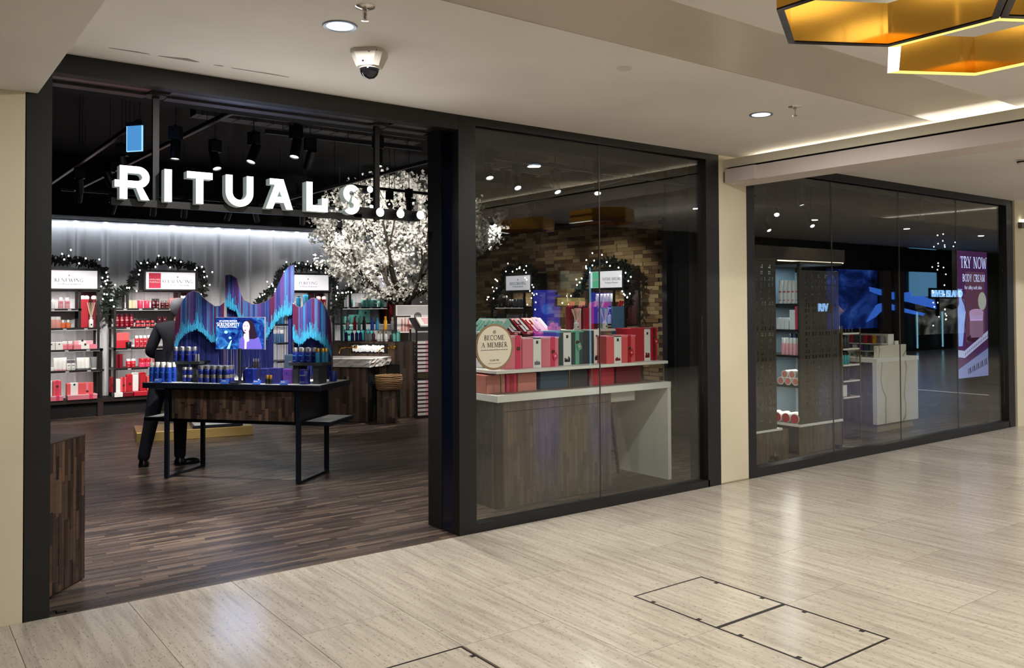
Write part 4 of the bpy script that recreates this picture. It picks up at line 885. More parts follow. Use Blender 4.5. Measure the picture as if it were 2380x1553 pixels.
for sx, wx, wy, wz in ((-1, -.0, .26, 1.17), (1, .245, .27, 1.16)):
    P = [(wx, wy, wz, .028, .02), (wx - sx * .012, wy + .05, wz + .012, .036, .016), (wx - sx * .015, wy + .085, wz + .012, .034, .014)]; E_ = [(0, 1), (1, 2)]
    for q, ln in enumerate((.07, .08, .076, .06)):
        bx = wx - sx * .015 + (q - 1.5) * .017; i0 = len(P)
        P += [(bx, wy + .095, wz + .012, .009), (bx, wy + .095 + ln * .5, wz, .0085), (bx, wy + .095 + ln * .8, wz - .025, .0075)]; E_ += [(2, i0), (i0, i0 + 1), (i0 + 1, i0 + 2)]
    i0 = len(P); P += [(wx - sx * .05, wy + .06, wz + .02, .01), (wx - sx * .055, wy + .1, wz + .01, .009)]; E_ += [(1, i0), (i0, i0 + 1)]
    put('hand', skin_mesh('hand', P, E_, 0, SKIN, 1), pr_)
for x, y, rz in ((-.19, -.06, .25), (.145, .05, -.95)):
    sh = MB(); sh.lathe([(.044, 0), (.05, .012), (.047, .035), (.036, .07), (.034, .085)], 14, 0, 0, sy=1.2)
    sh.lathe([(.001, 0), (.046, .002), (.049, .02), (.04, .04), (.02, .052), (.001, .055)], 14, 0, .11, sy=2.0)
    o = sh.build('shoe', SHOE, pr_, True, (x, y, 0), rz); B('sole', -.045, -.06, 0, .045, .2, .008, SHOE, o)

# ------------------------------------------------------------------ low gold platform behind the table
t = thing('low_platform', 'low gold plinth with a dark white topped tray on the floor behind the table', 'plinth', (3.22, 10.87, 0), -.18)
MB().bbox(-.75, 0, 0, .62, .7, .12, .006).build('base', mtl('champagne_metal', (186, 158, 100), .35, .5), t); MB().bbox(-.1, .01, .125, .5, .5, .16, .004).build('tray', STEEL, t); B('tray_inlay', -.08, .03, .16, .48, .48, .163, TABTOP, t)

# ------------------------------------------------------------------ wash basin unit
BS = XF(5.52, 10.83, TA)
t = thing('wash_basin_unit', 'dark wood clad wash stand with a rough white stone basin', 'wash stand', (5.52, 10.83, 0), TA)
cab = MB().prism([(-1.2, .01), (-.02, .01), (-.02, .24), (.055, .26), (.055, .66), (-1.2, .66)], 0, .78, lambda a, b, d: (a, b, d)).build('cabinet', BLKM, t)
strips(cab, -1.2, -.02, .01, .775, .01, .05, lo=.2, hi=.4)
strips(cab, 0, .4, .01, .775, 0, .05, PI / 2, (.055, .26), lo=.2, hi=.4)
MB().prism([(-.02, .01), (.0, .03), (.0, .25), (-.02, .24)], 0, .775, lambda a, b, d: (a, b, d)).build('chamfer', BLKM, cab)
for u in (-.35, -.9):
    B('grip', u - .03, -.004, .53, u + .015, .0, .65, BLKM, cab); B('grip_plate', u + .015, -.006, .53, u + .05, .0, .65, mtl('tan_grip', (150, 108, 74), .5), cab)
B('door_gap', -.622, -.002, 0, -.617, .012, .775, DARKGAP, cab)
# chiselled stone
vs = []; nu, nz = 34, 5
SM = plaster('white_stone', (226, 222, 218), .55, .16); STN = mtl('white_stone')
per = [(-1.25, -.05), (.03, -.05), (.10, .22), (.10, .66), (-1.25, .66)]
pp = []
for (a, b), (c, d) in zip(per, per[1:] + per[:1]):
    n = max(2, int(math.hypot(c - a, d - b) / .04))
    for k in range(n): pp.append((a + (c - a) * k / n, b + (d - b) * k / n, math.hypot(c - a, d - b)))
mb = MB(); N = len(pp); rr = random.Random(4)
for j in range(nz):
    z = .785 + (.115) * j / (nz - 1)
    for a, b, _ in pp:
        q = 0 if j == nz - 1 else rr.uniform(-.018, .012) - .012 * (1 - j / nz); cx, cy_ = -.57, .3
        dx, dy = a - cx, b - cy_; L = math.hypot(dx, dy); mb.v.append((a + dx / L * q, b + dy / L * q, z + (rr.uniform(-.006, .006) if 0 < j < nz - 1 else 0)))
for j in range(nz - 1):
    for k in range(N): mb.f.append((j * N + k, j * N + (k + 1) % N, (j + 1) * N + (k + 1) % N, (j + 1) * N + k)); mb.m.append(0)
mb.f.append(tuple(range(N - 1, -1, -1))); mb.m.append(0)
o_ = len(mb.v); top = [(nz - 1) * N + k for k in range(N)]
inn = [(-.57 + (a + .57) * .86, .3 + (b - .3) * .8, .9) for a, b, _ in pp]; low = [(-.57 + (a + .57) * .8, .3 + (b - .3) * .7, .82) for a, b, _ in pp]
mb.v += inn + low
for k in range(N):
    k2 = (k + 1) % N; mb.f += [(top[k], top[k2], o_ + k2, o_ + k), (o_ + k, o_ + k2, o_ + N + k2, o_ + N + k)]; mb.m += [0, 0]
mb.f.append(tuple(o_ + N + k for k in range(N))); mb.m.append(0)
mb.build('stone_basin', STN, t)
pb = MB().box(-1.2, .63, 0, .24, .74, 1.12).build('back_panel', BLKM, t); strips(pb, -1.2, .24, .78, 1.118, .63, .05, lo=.15, hi=.34)
pe = MB().prism([(.24, .6), (.44, .72), (.44, .95), (.24, .95)], 0, 1.12, lambda a, b, d: (a, b, d)).build('end_pillar', BLKM, t)
strips(pe, 0, .235, .005, 1.118, 0, .047, math.atan2(.12, .2), (.24, .598), lo=.25, hi=.5)
mb = MB(); rr = random.Random(9); n = 30
for j in range(4):
    for k in range(n + 1): mb.v.append((-.51 + .5 * k / n, .625 - (.02 if j in (1, 2) else 0) - rr.uniform(0, .012), .965 + .1 * j / 3 + rr.uniform(-.006, .006)))
for j in range(3):
    for k in range(n): mb.f.append((j * (n + 1) + k, j * (n + 1) + k + 1, (j + 1) * (n + 1) + k + 1, (j + 1) * (n + 1) + k)); mb.m.append(0)
mb.build('lit_stone_strip', mtl('lit_stone', (240, 238, 235), .6, emit=.55), pb); B('niche', -.56, .618, .94, .05, .632, 1.09, DARKGAP, pb)
for u, lb in ((-.60, 0), (.02, 1)):
    tp = MB().tube([(u + .14, .615, 1.03), (u + .02, .6, 1.03), (u + .0, .52, 1.03), (u - .02, .44, 1.02), (u - .03, .41, .98), (u - .03, .405, .945)], .011, 8).build('tap', BRASS, t, True)
    MB().lathe([(.026, 0), (.03, .006), (.03, .04), (.026, .046)], 12).build('tap_handle', BRASS, tp, True, (u + .14, .6, 1.015)); MB().lathe([(.02, 0), (.024, .005), (.012, .03)], 10).build('tap_rosette', BRASS, tp, True, (u + .07, .62, 1.03)); MB().tube([(u + .07, .58, 1.03), (u + .07, .58, .92)], .006, 6).build('tap_lever', BRASS, tp)
# pedestal and basket
pe = thing('pedestal', 'short dark wood block pedestal carrying the woven basket', 'pedestal', BS(.23, .1, 0), -.64)
co = MB().box(-.125, -.1, 0, .125, .13, .455).build('core', BLKM, pe); strips(co, -.125, .125, .003, .455, -.1, .042, lo=.12, hi=.3); strips(co, 0, .23, .003, .455, 0, .042, PI / 2, (.125, -.1), lo=.12, hi=.3)
bk_ = thing('woven_basket', 'round woven seagrass basket on the dark wood pedestal beside the wash stand', 'basket', BS(.25, .12, .456), 0)
SEA = randmat('seagrass', [(0, (104, 76, 48)), (.5, (150, 116, 78)), (1, (190, 158, 112))], .8, (60, 60, 60), .6, bump=.5)
MB().lathe([(.13, 0), (.17, .03), (.185, .1), (.185, .2), (.17, .2), (.165, .04), (.0, .03)], 24, cap=False).build('inner_wall', SEA, bk_, True)
rr = random.Random(3)
for k in range(8):
    z = .02 + .026 * k; rad = .165 + .02 * math.sin(min(1, k / 4) * PI / 2)
    MB().tube([(rad * math.cos(a) + rr.uniform(-.003, .003), rad * math.sin(a), z + rr.uniform(-.004, .004)) for a in [2 * PI * q / 22 for q in range(23)]], .0125, 6).build('coil', SEA, bk_, True)

# ------------------------------------------------------------------ blossom tree
t = thing('blossom_tree', 'artificial tree with a dark trunk and a full crown of white blossom', 'tree', (6.7, 12.0, 0))
BARK = randmat('bark', [(0, (36, 30, 24)), (1, (74, 62, 50))], .9, (12, 12, 30), .8, bump=.6)
rr = random.Random(21); LV = Vector((.803, -.597, 0)); DV = Vector((.597, .803, 0))
tips = []; tk = MB()
tk.tube([(.03, 0, 0), (.0, 0, .6), (-.02, 0, 1.1), (.0, .0, 1.5), (.02, 0, 1.72), (.03, 0, 1.95)], [.17, .14, .125, .13, .14, .1], 10)
def grow(p, d, L, r, dep):
    pts_ = [p]; q = p.copy(); dd = d.copy(); n = 4
    for i in range(n):
        dd = (dd + Vector((rr.uniform(-.25, .25), rr.uniform(-.25, .25), rr.uniform(-.1, .25)))).normalized(); q = q + dd * L / n; pts_.append(q.copy())
    tk.tube(pts_, [r * (1 - .5 * i / n) for i in range(n + 1)], 6 if dep < 2 else 4)
    if dep >= 2: tips.extend(pts_[1:]); return
    for i in range(3 if dep == 0 else 3):
        nd = (dd + LV * rr.uniform(-.9, .9) + DV * rr.uniform(-.9, .9) + Vector((0, 0, rr.uniform(-.2, .7)))).normalized(); grow(pts_[rr.choice((2, 3, 4))], nd, L * rr.uniform(.55, .8), r * .45, dep + 1)
for k in range(9):
    a = 2 * PI * k / 9 + rr.uniform(-.2, .2); d = (LV * math.cos(a) * 1.15 + DV * math.sin(a) + Vector((0, 0, rr.uniform(.28, 1.1)))).normalized()
    grow(Vector((0, 0, 1.62 + .05 * (k % 4))), d, rr.uniform(.85, 1.1), .038, 0)
put('trunk', tk.mesh('trunk', BARK, True), t)
for k in range(420):
    a = rr.uniform(0, 2 * PI); zz = rr.uniform(-1, 1); s_ = math.sqrt(1 - zz * zz) * rr.uniform(.55, 1)
    tips.append(LV * (s_ * math.cos(a) * 1.55 - .04) + DV * s_ * math.sin(a) * 1.05 + Vector((0, 0, 2.78 + zz * (.95 if zz > 0 else .98))))
cl = []
for p in tips:
    l_, dd_ = p.dot(LV), p.dot(DV)
    e = (l_ / 1.62) ** 2 + (dd_ / 1.2) ** 2 + ((p.z - 2.78) / (1.0 if p.z > 2.78 else .92)) ** 2
    if e < 1.15 and p.z > 1.78: cl.append(p)
vs = []; fs = []; mi = []
for p in cl:
    for k in range(24):
        q = p + Vector((rr.gauss(0, .055), rr.gauss(0, .055), rr.gauss(0, .05)))
        s_ = rr.uniform(.02, .036); ax = Vector((rr.gauss(0, 1), rr.gauss(0, 1), rr.gauss(.3, 1))).normalized(); u_ = ax.orthogonal().normalized(); v_ = ax.cross(u_)
        for m_ in range(5):
            a = m_ * 1.2566 + rr.random() * .3; d1 = u_ * math.cos(a) + v_ * math.sin(a); d2 = u_ * math.cos(a + .6) + v_ * math.sin(a + .6); d0 = u_ * math.cos(a - .6) + v_ * math.sin(a - .6)
            o_ = len(vs); vs += [q, q + d0 * s_ * .7 + ax * s_ * .35, q + d1 * s_ * 1.1 + ax * s_ * rr.uniform(.3, .7), q + d2 * s_ * .7 + ax * s_ * .35]; fs.append((o_, o_ + 1, o_ + 2, o_ + 3))
me = bpy.data.meshes.new('blossom'); me.from_pydata([tuple(v) for v in vs], [], fs); me.materials.append(mtl('white_petals', (236, 233, 226), .75)); stuff(put('blossom', me, t))

# ------------------------------------------------------------------ shelf racks with light box signs
RK = mtl('rack_black', (26, 23, 24), .4); LBX = mtl('light_box_face', (244, 242, 250), .5, emit=.45)
SHZ = (1.63, 1.34, 1.01, .71, .27)
pl_ = thing('wall_plinth', 'long low dark wood plinth under the shelf racks along the back wall', 'plinth', (0, 14.05, 0))
pb_ = MB().box(.4, 0, .21, 9.4, .42, .268).build('top_board', BLKM, pl_); B('recess', .4, .05, 0, 9.4, .42, .21, BLKM, pl_)
for xa in (.4, 1.0, 1.6, 2.2, 2.8, 3.4, 4.0, 4.6, 5.2, 5.8, 6.4, 7.0, 7.6, 8.2, 8.8): put('plank', st, pb_, (xa, .0, .212), 0, (.597, 1, .054)); 
for xa in (1.2, 2.62, 4.1, 5.5, 6.9, 8.3): B('upright', xa, -.004, 0, xa + .08, .05, .21, WOOD, pl_)
def rack(x, y, rz, label, signs, glass=False, back=True):
    t = thing('shelf_rack', label, 'shelf', (x, y, 0), rz); X = XF(x, y, rz); X.t = t
    b = .0165
    # uprights of the stepped frame (front and back), then boards
    for (u, z0, z1, yf_) in ((-.45, .27, 1.63, -.38), (-.26, 1.63, 1.9, -.33), (.0, 1.9, 2.24, -.33), (.78, .27, 2.24, -.33), (.81, .27, 1.02, -.38), (.52, 1.34, 1.9, -.33)):
        MB().box(u - b, yf_, z0, u + b, yf_ + .03, z1).build('upright', RK, t)
        MB().box(u - b, -.04, z0, u + b, -.01, z1).build('upright', RK, t)
    for z, u0, u1, d in ((1.63, -.45, .53, .33), (1.34, -.45, .79, .34), (1.02, -.45, .82, .38), (.71, -.45, .83, .4)):
        s_ = MB().box(u0 - b, -d, z - .032, u1 + b, -.01, z).build('shelf_board', RK, t)
        for k in range(4):
            uu = u0 + (u1 - u0) * (.16 + .23 * k); B('price_label', uu - .024, -d - .002, z - .026, uu + .024, -d, z - .008, mtl('label_grey', (186, 184, 188), .5), s_)
        B('led_strip', u0 + .02, -d + .03, z - .0345, u1 - .02, -d + .036, z - .032, mtl('shelf_led', (255, 250, 240), .5, emit=2.5), s_)
    MB().box(-.27, -.33, 1.885, .80, -.01, 1.915).build('shelf_board', RK, t)
    lb = MB().box(-.03, -.36, 1.905, .80, -.01, 1.93).box(-.03, -.36, 2.2, .80, -.01, 2.235).box(-.03, -.36, 1.93, 0, -.01, 2.2).box(.755, -.36, 1.93, .80, -.01, 2.2).build('light_box', RK, t)
    B('face', 0, -.352, 1.93, .755, -.34, 2.2, LBX, lb)
    B('niche_back', .53, -.03, 1.34, .775, -.01, 1.885, mtl('maroon_panel', COL['maroon'], .5), t)
    signs(lb)
    lamp('rack_lamp', 'AREA', X(.2, -.26, 1.87), 2.2, NEUT, X(.2, -.12, 1.2), .7, .03)
    for z in (1.30, .97, .675): lamp('shelf_lamp', 'AREA', X(.15, -.31, z), 1.8, NEUT, X(.15, -.16, z - .4), .9, .02)
    return X
SX, SZ, SN = (1, 0, 0), (0, 0, 1), (0, -1, 0)
def sg1(title, sub, c0=.36, w=.4, icon=(150, 130, 150)):
    def f(lb):
        serif('lettering', title, .05, GREYINK, lb, (c0, -.352, 2.03), SX, SZ, SN, .0015, width=w)
        o = text('lettering', sub, .038, GREYINK, lb, (c0, -.3535, 1.985), (PI / 2, 0, 0), .0005); o.data.transform(Matrix.Shear('XZ', 4, (0, 0)))
        MB().prism([(c0 - .014, 2.125), (c0, 2.107), (c0 + .014, 2.125), (c0, 2.143)], 0, .0015, lambda a, b, d: (a, -.352 - d, b)).prism([(c0 - .006, 2.125), (c0, 2.117), (c0 + .006, 2.125), (c0, 2.133)], .0015, .002, lambda a, b, d: (a, -.352 - d, b)).build('sign_motif', mtl('motif' + title, icon, .6), lb)
    return f
def sg2(lb):
    sg1('REBALANCING', 'The Ritual of Ayurveda', .48, .47)(lb)
    B('red_panel', .045, -.3535, 1.945, .225, -.352, 2.185, mtl('red_panel', (178, 26, 62), .5, emit=.4), lb)
    text('lettering', 'IMPROVED', .034, WHITEM, lb, (.135, -.355, 2.07), (PI / 2, 0, 0), .0005); text('lettering', 'FORMULA', .034, WHITEM, lb, (.135, -.355, 2.03), (PI / 2, 0, 0), .0005)
def sg6(lb):
    serif('lettering', 'NATURAL SKINCARE', .045, GREYINK, lb, (.5, -.352, 2.05), SX, SZ, SN, .0015, width=.42); text('lettering', 'The Ritual of Namaste', .034, GREYINK, lb, (.5, -.3535, 2.0), (PI / 2, 0, 0), .0005)
    B('green_panel', .045, -.3535, 1.935, .2, -.352, 2.195, mtl('green_panel', (90, 190, 150), .5, emit=.4), lb); text('lettering', 'NEW', .06, WHITEM, lb, (.122, -.355, 2.04), (PI / 2, 0, 0), .0005)
R1 = rack(1.86, 14.44, 0, 'black stepped shelf rack under the RENEWING sign, filled with pink products', sg1('RENEWING', 'The Ritual of Sakura', .37, .39, (216, 160, 190)))
R2 = rack(3.31, 14.44, 0, 'black stepped shelf rack under the REBALANCING sign, filled with red products', sg2)
R3 = rack(5.63, 14.44, 0, 'black stepped shelf rack under the PURIFYING sign, behind the thread fringe', sg1('PURIFYING', 'The Ritual of Hammam', .37, .34))
R4 = rack(7.08, 14.44, 0, 'black stepped shelf rack of teal products behind the blossom tree', lambda lb: None)
R5 = rack(9.83, 12.95, -PI / 2, 'dark shelf rack under the INVIGORATING sign on the brick wall', sg1('INVIGORATING', 'The Ritual of Samurai', .37, .5))
R6 = rack(9.83, 10.56, -PI / 2, 'dark shelf rack under the NATURAL SKINCARE sign on the brick wall', sg6)

# ---- garlands
FOL = [mtl('fir_dark', (16, 24, 20), .8), mtl('fir_mid', (28, 40, 34), .8)]
BULB = mtl('fairy_bulb', (255, 253, 246), .4, emit=6); blb = MB().lathe([(.001, -.014), (.009, -.009), (.012, 0), (.009, .009), (.001, .014)], 8).mesh('bulb', BULB, True)
def garland(X, pts_, label, seed):
    rr = random.Random(seed); t = thing('garland', label, 'garland', (X.x, X.y, 0), X.rz)
    P = [Vector(p) for p in pts_]; path = []
    for a, b in zip(P[:-1], P[1:]):
        n = max(2, int((b - a).length / .018))
        path += [a.lerp(b, k / n) for k in range(n)]
    mb = MB()
    mb.tube(path[::4], .02, 5)
    for p in path[::2]:
        for k in range(7):
            d = Vector((rr.gauss(0, 1), rr.gauss(-.35, .7), rr.gauss(0, 1))).normalized(); L = rr.uniform(.07, .115); w = rr.uniform(.011, .016)
            e = p + d * L + Vector((0, 0, rr.uniform(-.01, .02))); mb.tube([p + d * .01, p.lerp(e, .45), p.lerp(e, .85), e], [w * .6, w, w * .85, w * .2], 5, k % 2)
    me = bpy.data.meshes.new('foliage'); me.from_pydata(mb.v, [], mb.f); [me.materials.append(m) for m in FOL]; me.polygons.foreach_set('material_index', mb.m); stuff(put('foliage', me, t))
    n = int(len(path) * .24)
    for k in range(n):
        p = path[rr.randrange(len(path))]; put('bulb', blb, t, p + Vector((rr.gauss(0, .06), -.10 - rr.random() * .05, rr.gauss(0, .06))))
GY = -.3
def arch(l_, r_): return [(-.52, GY, 1.62), (-.40, GY, 1.86), (-.25, GY, 1.93), (-.16, GY, 2.1), (-.08, GY, 2.28), (.1, GY, 2.34), (.4, GY, 2.35), (.72, GY, 2.31), (.86, GY, 2.2), (.90, GY, 2.0), (.89, GY, 1.78), (.86, GY, r_)]
for X, lb, sd, r_ in ((R1, 'dark fir garland with white fairy lights arching over the RENEWING sign', 1, 1.5), (R2, 'dark fir garland with white fairy lights arching over the REBALANCING sign', 2, 1.72), (R3, 'dark fir garland with white fairy lights arching over the PURIFYING sign', 3, 1.5),
                      (R4, 'dark fir garland with white fairy lights beside the blossom tree', 4, 1.7), (R5, 'fir garland with white fairy lights around the INVIGORATING sign', 5, 1.45), (R6, 'fir garland with white fairy lights around the NATURAL SKINCARE sign', 6, 1.6)):
    garland(X, arch(0, r_), lb, sd)

# ---- products on rack 1 (pink)
Z = [z + .001 for z in SHZ]; FV = -.26
def rk(X, parts, name, cat, desc, where, us, z, v=FV, group=None, rz=0):
    for k, u in enumerate(us): X.put(parts, name, cat, (ORD[k] + ' ' if len(us) > 1 else '') + desc + (' from left' if len(us) > 1 else '') + ' ' + where, u, v, z, (group or (desc + 's')) + ' ' + where if len(us) > 1 else None, rz)
w_ = 'on the %s of the RENEWING rack'
SH = ('top shelf', 'second shelf', 'third shelf', 'fourth shelf', 'bottom board')
rk(R1, pump('white', 'white', .026, .17), 'bottle', 'bottle', 'white pump bottle', w_ % SH[0], (.17, .12), Z[0])
rk(R1, bottle('rose', 'white', .036, .165, .035, .02, label='hot'), 'bottle', 'bottle', 'pale pink wash bottle', w_ % SH[0], (.275, .36), Z[0])
rk(R1, bottle('peach', 'white', .05, .17, .045, .048), 'jar', 'jar', 'peach jar with broad white cap', w_ % SH[1], (.17, .23), Z[1])
rk(R1, bottle('orange', 'white', .035, .12, .04, .016), 'bottle', 'bottle', 'orange oil bottle', w_ % SH[1], (.305, .375), Z[1])
rk(R1, gbox('white', .10, .1, .12, 'ink'), 'box', 'box', 'white candle carton', w_ % SH[2], (.14, .245), Z[2], v=-.3)
rk(R1, bottle('pink', 'white', .034, .13, .04, .03, label='hot'), 'bottle', 'bottle', 'pink bottle with white cap', w_ % SH[2], (.325, .395), Z[2], v=-.3)
rk(R1, gift('pink', .32, .14, .075, (-.06, .05), None), 'gift_box', 'box', 'wide pink gift box', w_ % SH[2], (.60,), Z[2], v=-.27)
rk(R1, gift('rose', .26, .12, .055, (-.07, .03), None), 'gift_box', 'box', 'pale pink gift box lying upon the wide one', w_ % SH[2], (.58,), Z[2] + .077, v=-.25)
rk(R1, bottle('white', 'white', .045, .05, .02, .044), 'jar', 'jar', 'low white jar', w_ % SH[3], (.14,), Z[3], v=-.32)
rk(R1, tube_('white', 'rose', .03, .19), 'tube', 'tube', 'white and pink tube', w_ % SH[3], (.21, .265, .315), Z[3], v=-.31)
rk(R1, bottle('white', 'silver', .03, .155, .05, .028, label='ink'), 'bottle', 'bottle', 'white bottle with silvery cap', w_ % SH[3], (.375, .435), Z[3], v=-.32)
rk(R1, tube_('white', 'grey', .032, .18), 'tube', 'tube', 'white and grey tube', w_ % SH[3], (.52, .57, .625), Z[3], v=-.31)
rk(R1, tube_('grey', 'white', .04, .185), 'tube', 'tube', 'large grey tube', w_ % SH[3], (.72,), Z[3], v=-.31)
for u, c in ((.10, 'white'), (.22, 'coral')): rk(R1, gift(c, .11, .1, .22, None, (-.02, .02) if c == 'coral' else None, seal=.14, rm='hot'), 'gift_box', 'box', '%s upright gift box' % c, w_ % SH[4], (u,), Z[4] + .07, v=-.3)
rk(R1, gift('coral', .36, .12, .17, (-.13, -.03), (.08, .11), rm='pink', seal=.04), 'gift_box', 'box', 'wide coral gift box with white band', w_ % SH[4], (.53,), Z[4] + .07, v=-.28)
rk(R1, gift('pink', .26, .2, .068, None, (.04, .08), rm='hot', lid='rose'), 'gift_box', 'box', 'flat pink ribboned box at the frame end', w_ % SH[4], (.16,), Z[4], v=-.32)
rk(R1, gift('pink', .4, .2, .068, None, (.09, .14), rm='hot', lid='rose'), 'gift_box', 'box', 'flat wide pink ribboned box', w_ % SH[4], (.55,), Z[4], v=-.32)
# niches of the racks: tall red boxes with bows, and a diffuser
def niche(X, nm, dif=True):
    for k, u in enumerate((.585, .635, .735)):
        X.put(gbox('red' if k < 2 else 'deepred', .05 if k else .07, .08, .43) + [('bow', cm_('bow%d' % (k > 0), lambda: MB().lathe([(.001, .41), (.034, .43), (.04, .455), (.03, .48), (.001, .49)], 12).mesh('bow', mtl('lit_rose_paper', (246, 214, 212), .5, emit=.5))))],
              'gift_box', 'box', '%s tall red gift box with pale bow in the niche of the %s rack' % (ORD[k], nm), u, -.2, 1.341, 'tall red boxes in the niche of the %s rack' % nm)
    if dif: X.put(diffuser('white', .034, .16, .38), 'reed_diffuser', 'diffuser', 'white reed diffuser in the niche of the %s rack' % nm, .68, -.3, 1.341)
niche(R1, 'RENEWING'); niche(R2, 'REBALANCING', False); niche(R3, 'PURIFYING'); niche(R4, 'teal')
# ---- rack 2 (red)
w_ = 'on the %s of the REBALANCING rack'
rk(R2, bottle('cream', 'cream', .036, .125, .01, .038, .003), 'candle', 'candle', 'cream candle glass', w_ % SH[0], (-.215, -.155), Z[0])
rk(R2, bottle('hot', 'pink', .042, .125, .01, .042, .003), 'candle', 'candle', 'hot pink candle glass', w_ % SH[0], (-.06, .035), Z[0])
rk(R2, bottle('maroon', 'dark', .034, .15, .03, .026, label='rose'), 'bottle', 'bottle', 'dark maroon bottle', w_ % SH[0], (.135, .195), Z[0])
rk(R2, bottle('maroon', 'grey', .032, .125, .03, .02, label='rose'), 'bottle', 'bottle', 'small maroon bottle', w_ % SH[0], (.27, .335), Z[0])
rk(R2, pouch('coral', .13, .15), 'pouch', 'pouch', 'shiny coral pouch', w_ % SH[0], (.44,), Z[0])
rk(R2, bottle('deepred', 'maroon', .035, .2, .04, .03, label='rose'), 'bottle', 'bottle', 'tall deep red bottle', w_ % SH[1], (-.4, -.33, -.26, -.19), Z[1])
for z in (0, .057): rk(R2, bottle('red', 'dark', .034, .055, .016, .034, .003, label='white'), 'tin', 'tin', 'red tin in the %s layer' % ('upper' if z else 'lower'), w_ % SH[1], (-.1, -.03, .045, .12), Z[1] + z)
rk(R2, gbox('maroon', .07, .08, .15, 'white'), 'box', 'box', 'maroon carton', w_ % SH[1], (.22, .3), Z[1])
rk(R2, gbox('red', .19, .1, .12), 'box', 'box', 'wide red carton, lower of a stack', w_ % SH[2], (-.33,), Z[2], v=-.3)
rk(R2, gbox('coral', .18, .1, .12), 'box', 'box', 'coral carton on top of the wide red one', w_ % SH[2], (-.33,), Z[2] + .122, v=-.3)
rk(R2, bottle('black', 'dark', .04, .1, .008, .04, .004), 'candle', 'candle', 'black candle glass', w_ % SH[2], (-.25,), Z[2], v=-.36)
rk(R2, bottle('red', 'white', .028, .19, .04, .022, .016, label='rose'), 'bottle', 'bottle', 'red spray bottle with white cap', w_ % SH[2], (-.12, -.06, 0, .06, .12), Z[2], v=-.3)
rk(R2, talltube('deepred', .07, .21), 'box', 'box', 'tall deep red tube', w_ % SH[3], (-.42, -.35), Z[3], v=-.3)
rk(R2, bottle('red', 'white', .035, .13, .03, .03, label='rose'), 'jar', 'jar', 'red jar with pale lid', w_ % SH[3], (-.24, -.17), Z[3], v=-.3)
rk(R2, gbox('hot', .085, .08, .07, 'rose'), 'box', 'box', 'small hot pink carton, lower layer', w_ % SH[3], (-.05, .04), Z[3], v=-.32)
rk(R2, gbox('red', .08, .08, .06, 'rose'), 'box', 'box', 'small red carton, upper layer', w_ % SH[3], (-.04, .045), Z[3] + .072, v=-.3)
rk(R2, gbox('salmon', .09, .08, .14), 'box', 'box', 'salmon carton', w_ % SH[3], (.17,), Z[3], v=-.3)
for k_, (u, c, h) in enumerate(((-.47, 'deepred', .23), (-.40, 'white', .2), (-.315, 'coral', .22), (-.225, 'red', .26), (-.14, 'white', .28), (-.03, 'red', .28), (.07, 'coral', .22))):
    rk(R2, gift(c, .085, .1, h, None, (-.012, .016) if c != 'white' else None, rm='red', seal=h * .45), 'gift_box', 'box', '%s upright gift box from left, %s,' % (ORD[k_], c), w_ % SH[4], (u,), Z[4] + .07, v=-.28)
for u, c, w in ((-.4, 'white', .12), (-.26, 'deepred', .14), (-.08, 'red', .2), (.12, 'coral', .16)): rk(R2, gift(c, w, .18, .068, None, None), 'gift_box', 'box', 'flat %s gift box' % c, w_ % SH[4], (u,), Z[4], v=-.33)
# ---- rack 3 (blue) and rack 4 (teal)
w_ = 'on the %s of the PURIFYING rack'
rk(R3, gbox('white', .09, .08, .1), 'box', 'box', 'white carton', w_ % SH[0], (.12,), Z[0]); rk(R3, bottle('cyan', 'dark', .04, .2, .02, .03), 'jar', 'jar', 'blue jar of dark sticks', w_ % SH[0], (.23,), Z[0]); rk(R3, tube_('cyan', 'sky', .045, .22), 'tube', 'tube', 'bright blue tube', w_ % SH[0], (.36,), Z[0])
rk(R3, bottle('cyan', 'dark', .035, .19, .04, .03), 'bottle', 'bottle', 'teal blue bottle', w_ % SH[1], (-.3, -.22, -.14, -.06), Z[1]); rk(R3, bottle('steel', 'white', .035, .22, .05, .03), 'bottle', 'bottle', 'steel blue bottle', w_ % SH[2], (-.33, -.25, -.17, -.09), Z[2], v=-.3)
rk(R3, gbox('sky', .12, .1, .09), 'box', 'box', 'sky blue carton, lower of a stack', w_ % SH[3], (-.3,), Z[3]); rk(R3, gbox('aqua', .12, .1, .07), 'box', 'box', 'aqua carton on the sky blue one', w_ % SH[3], (-.3,), Z[3] + .092)
w_ = 'on the %s of the teal rack'
rk(R4, tube_('teal', 'white', .03, .14), 'tube', 'tube', 'teal tube', w_ % SH[0], (-.2,), Z[0]); rk(R4, bottle('white', 'white', .055, .085, .02, .055), 'jar', 'jar', 'low white jar', w_ % SH[0], (-.07,), Z[0])
rk(R4, bottle('teal', 'cream', .035, .19, .05, .03), 'bottle', 'bottle', 'teal bottle with cream cap', w_ % SH[0], (.03, .1, .17), Z[0]); rk(R4, gbox('teal', .08, .08, .13, 'ink'), 'box', 'box', 'teal carton', w_ % SH[0], (.26,), Z[0]); rk(R4, pouch('teal', .14, .18), 'pouch', 'pouch', 'teal pouch', w_ % SH[0], (.42,), Z[0])
for u, w, h in ((-.32, .1, .12), (-.15, .16, .15), (.05, .18, .24)): rk(R4, gbox('teal', w, .12, h, 'ink'), 'box', 'box', {.12: 'lowest', .15: 'middle sized', .24: 'tallest'}[h] + ' teal carton', w_ % SH[1], (u,), Z[1])
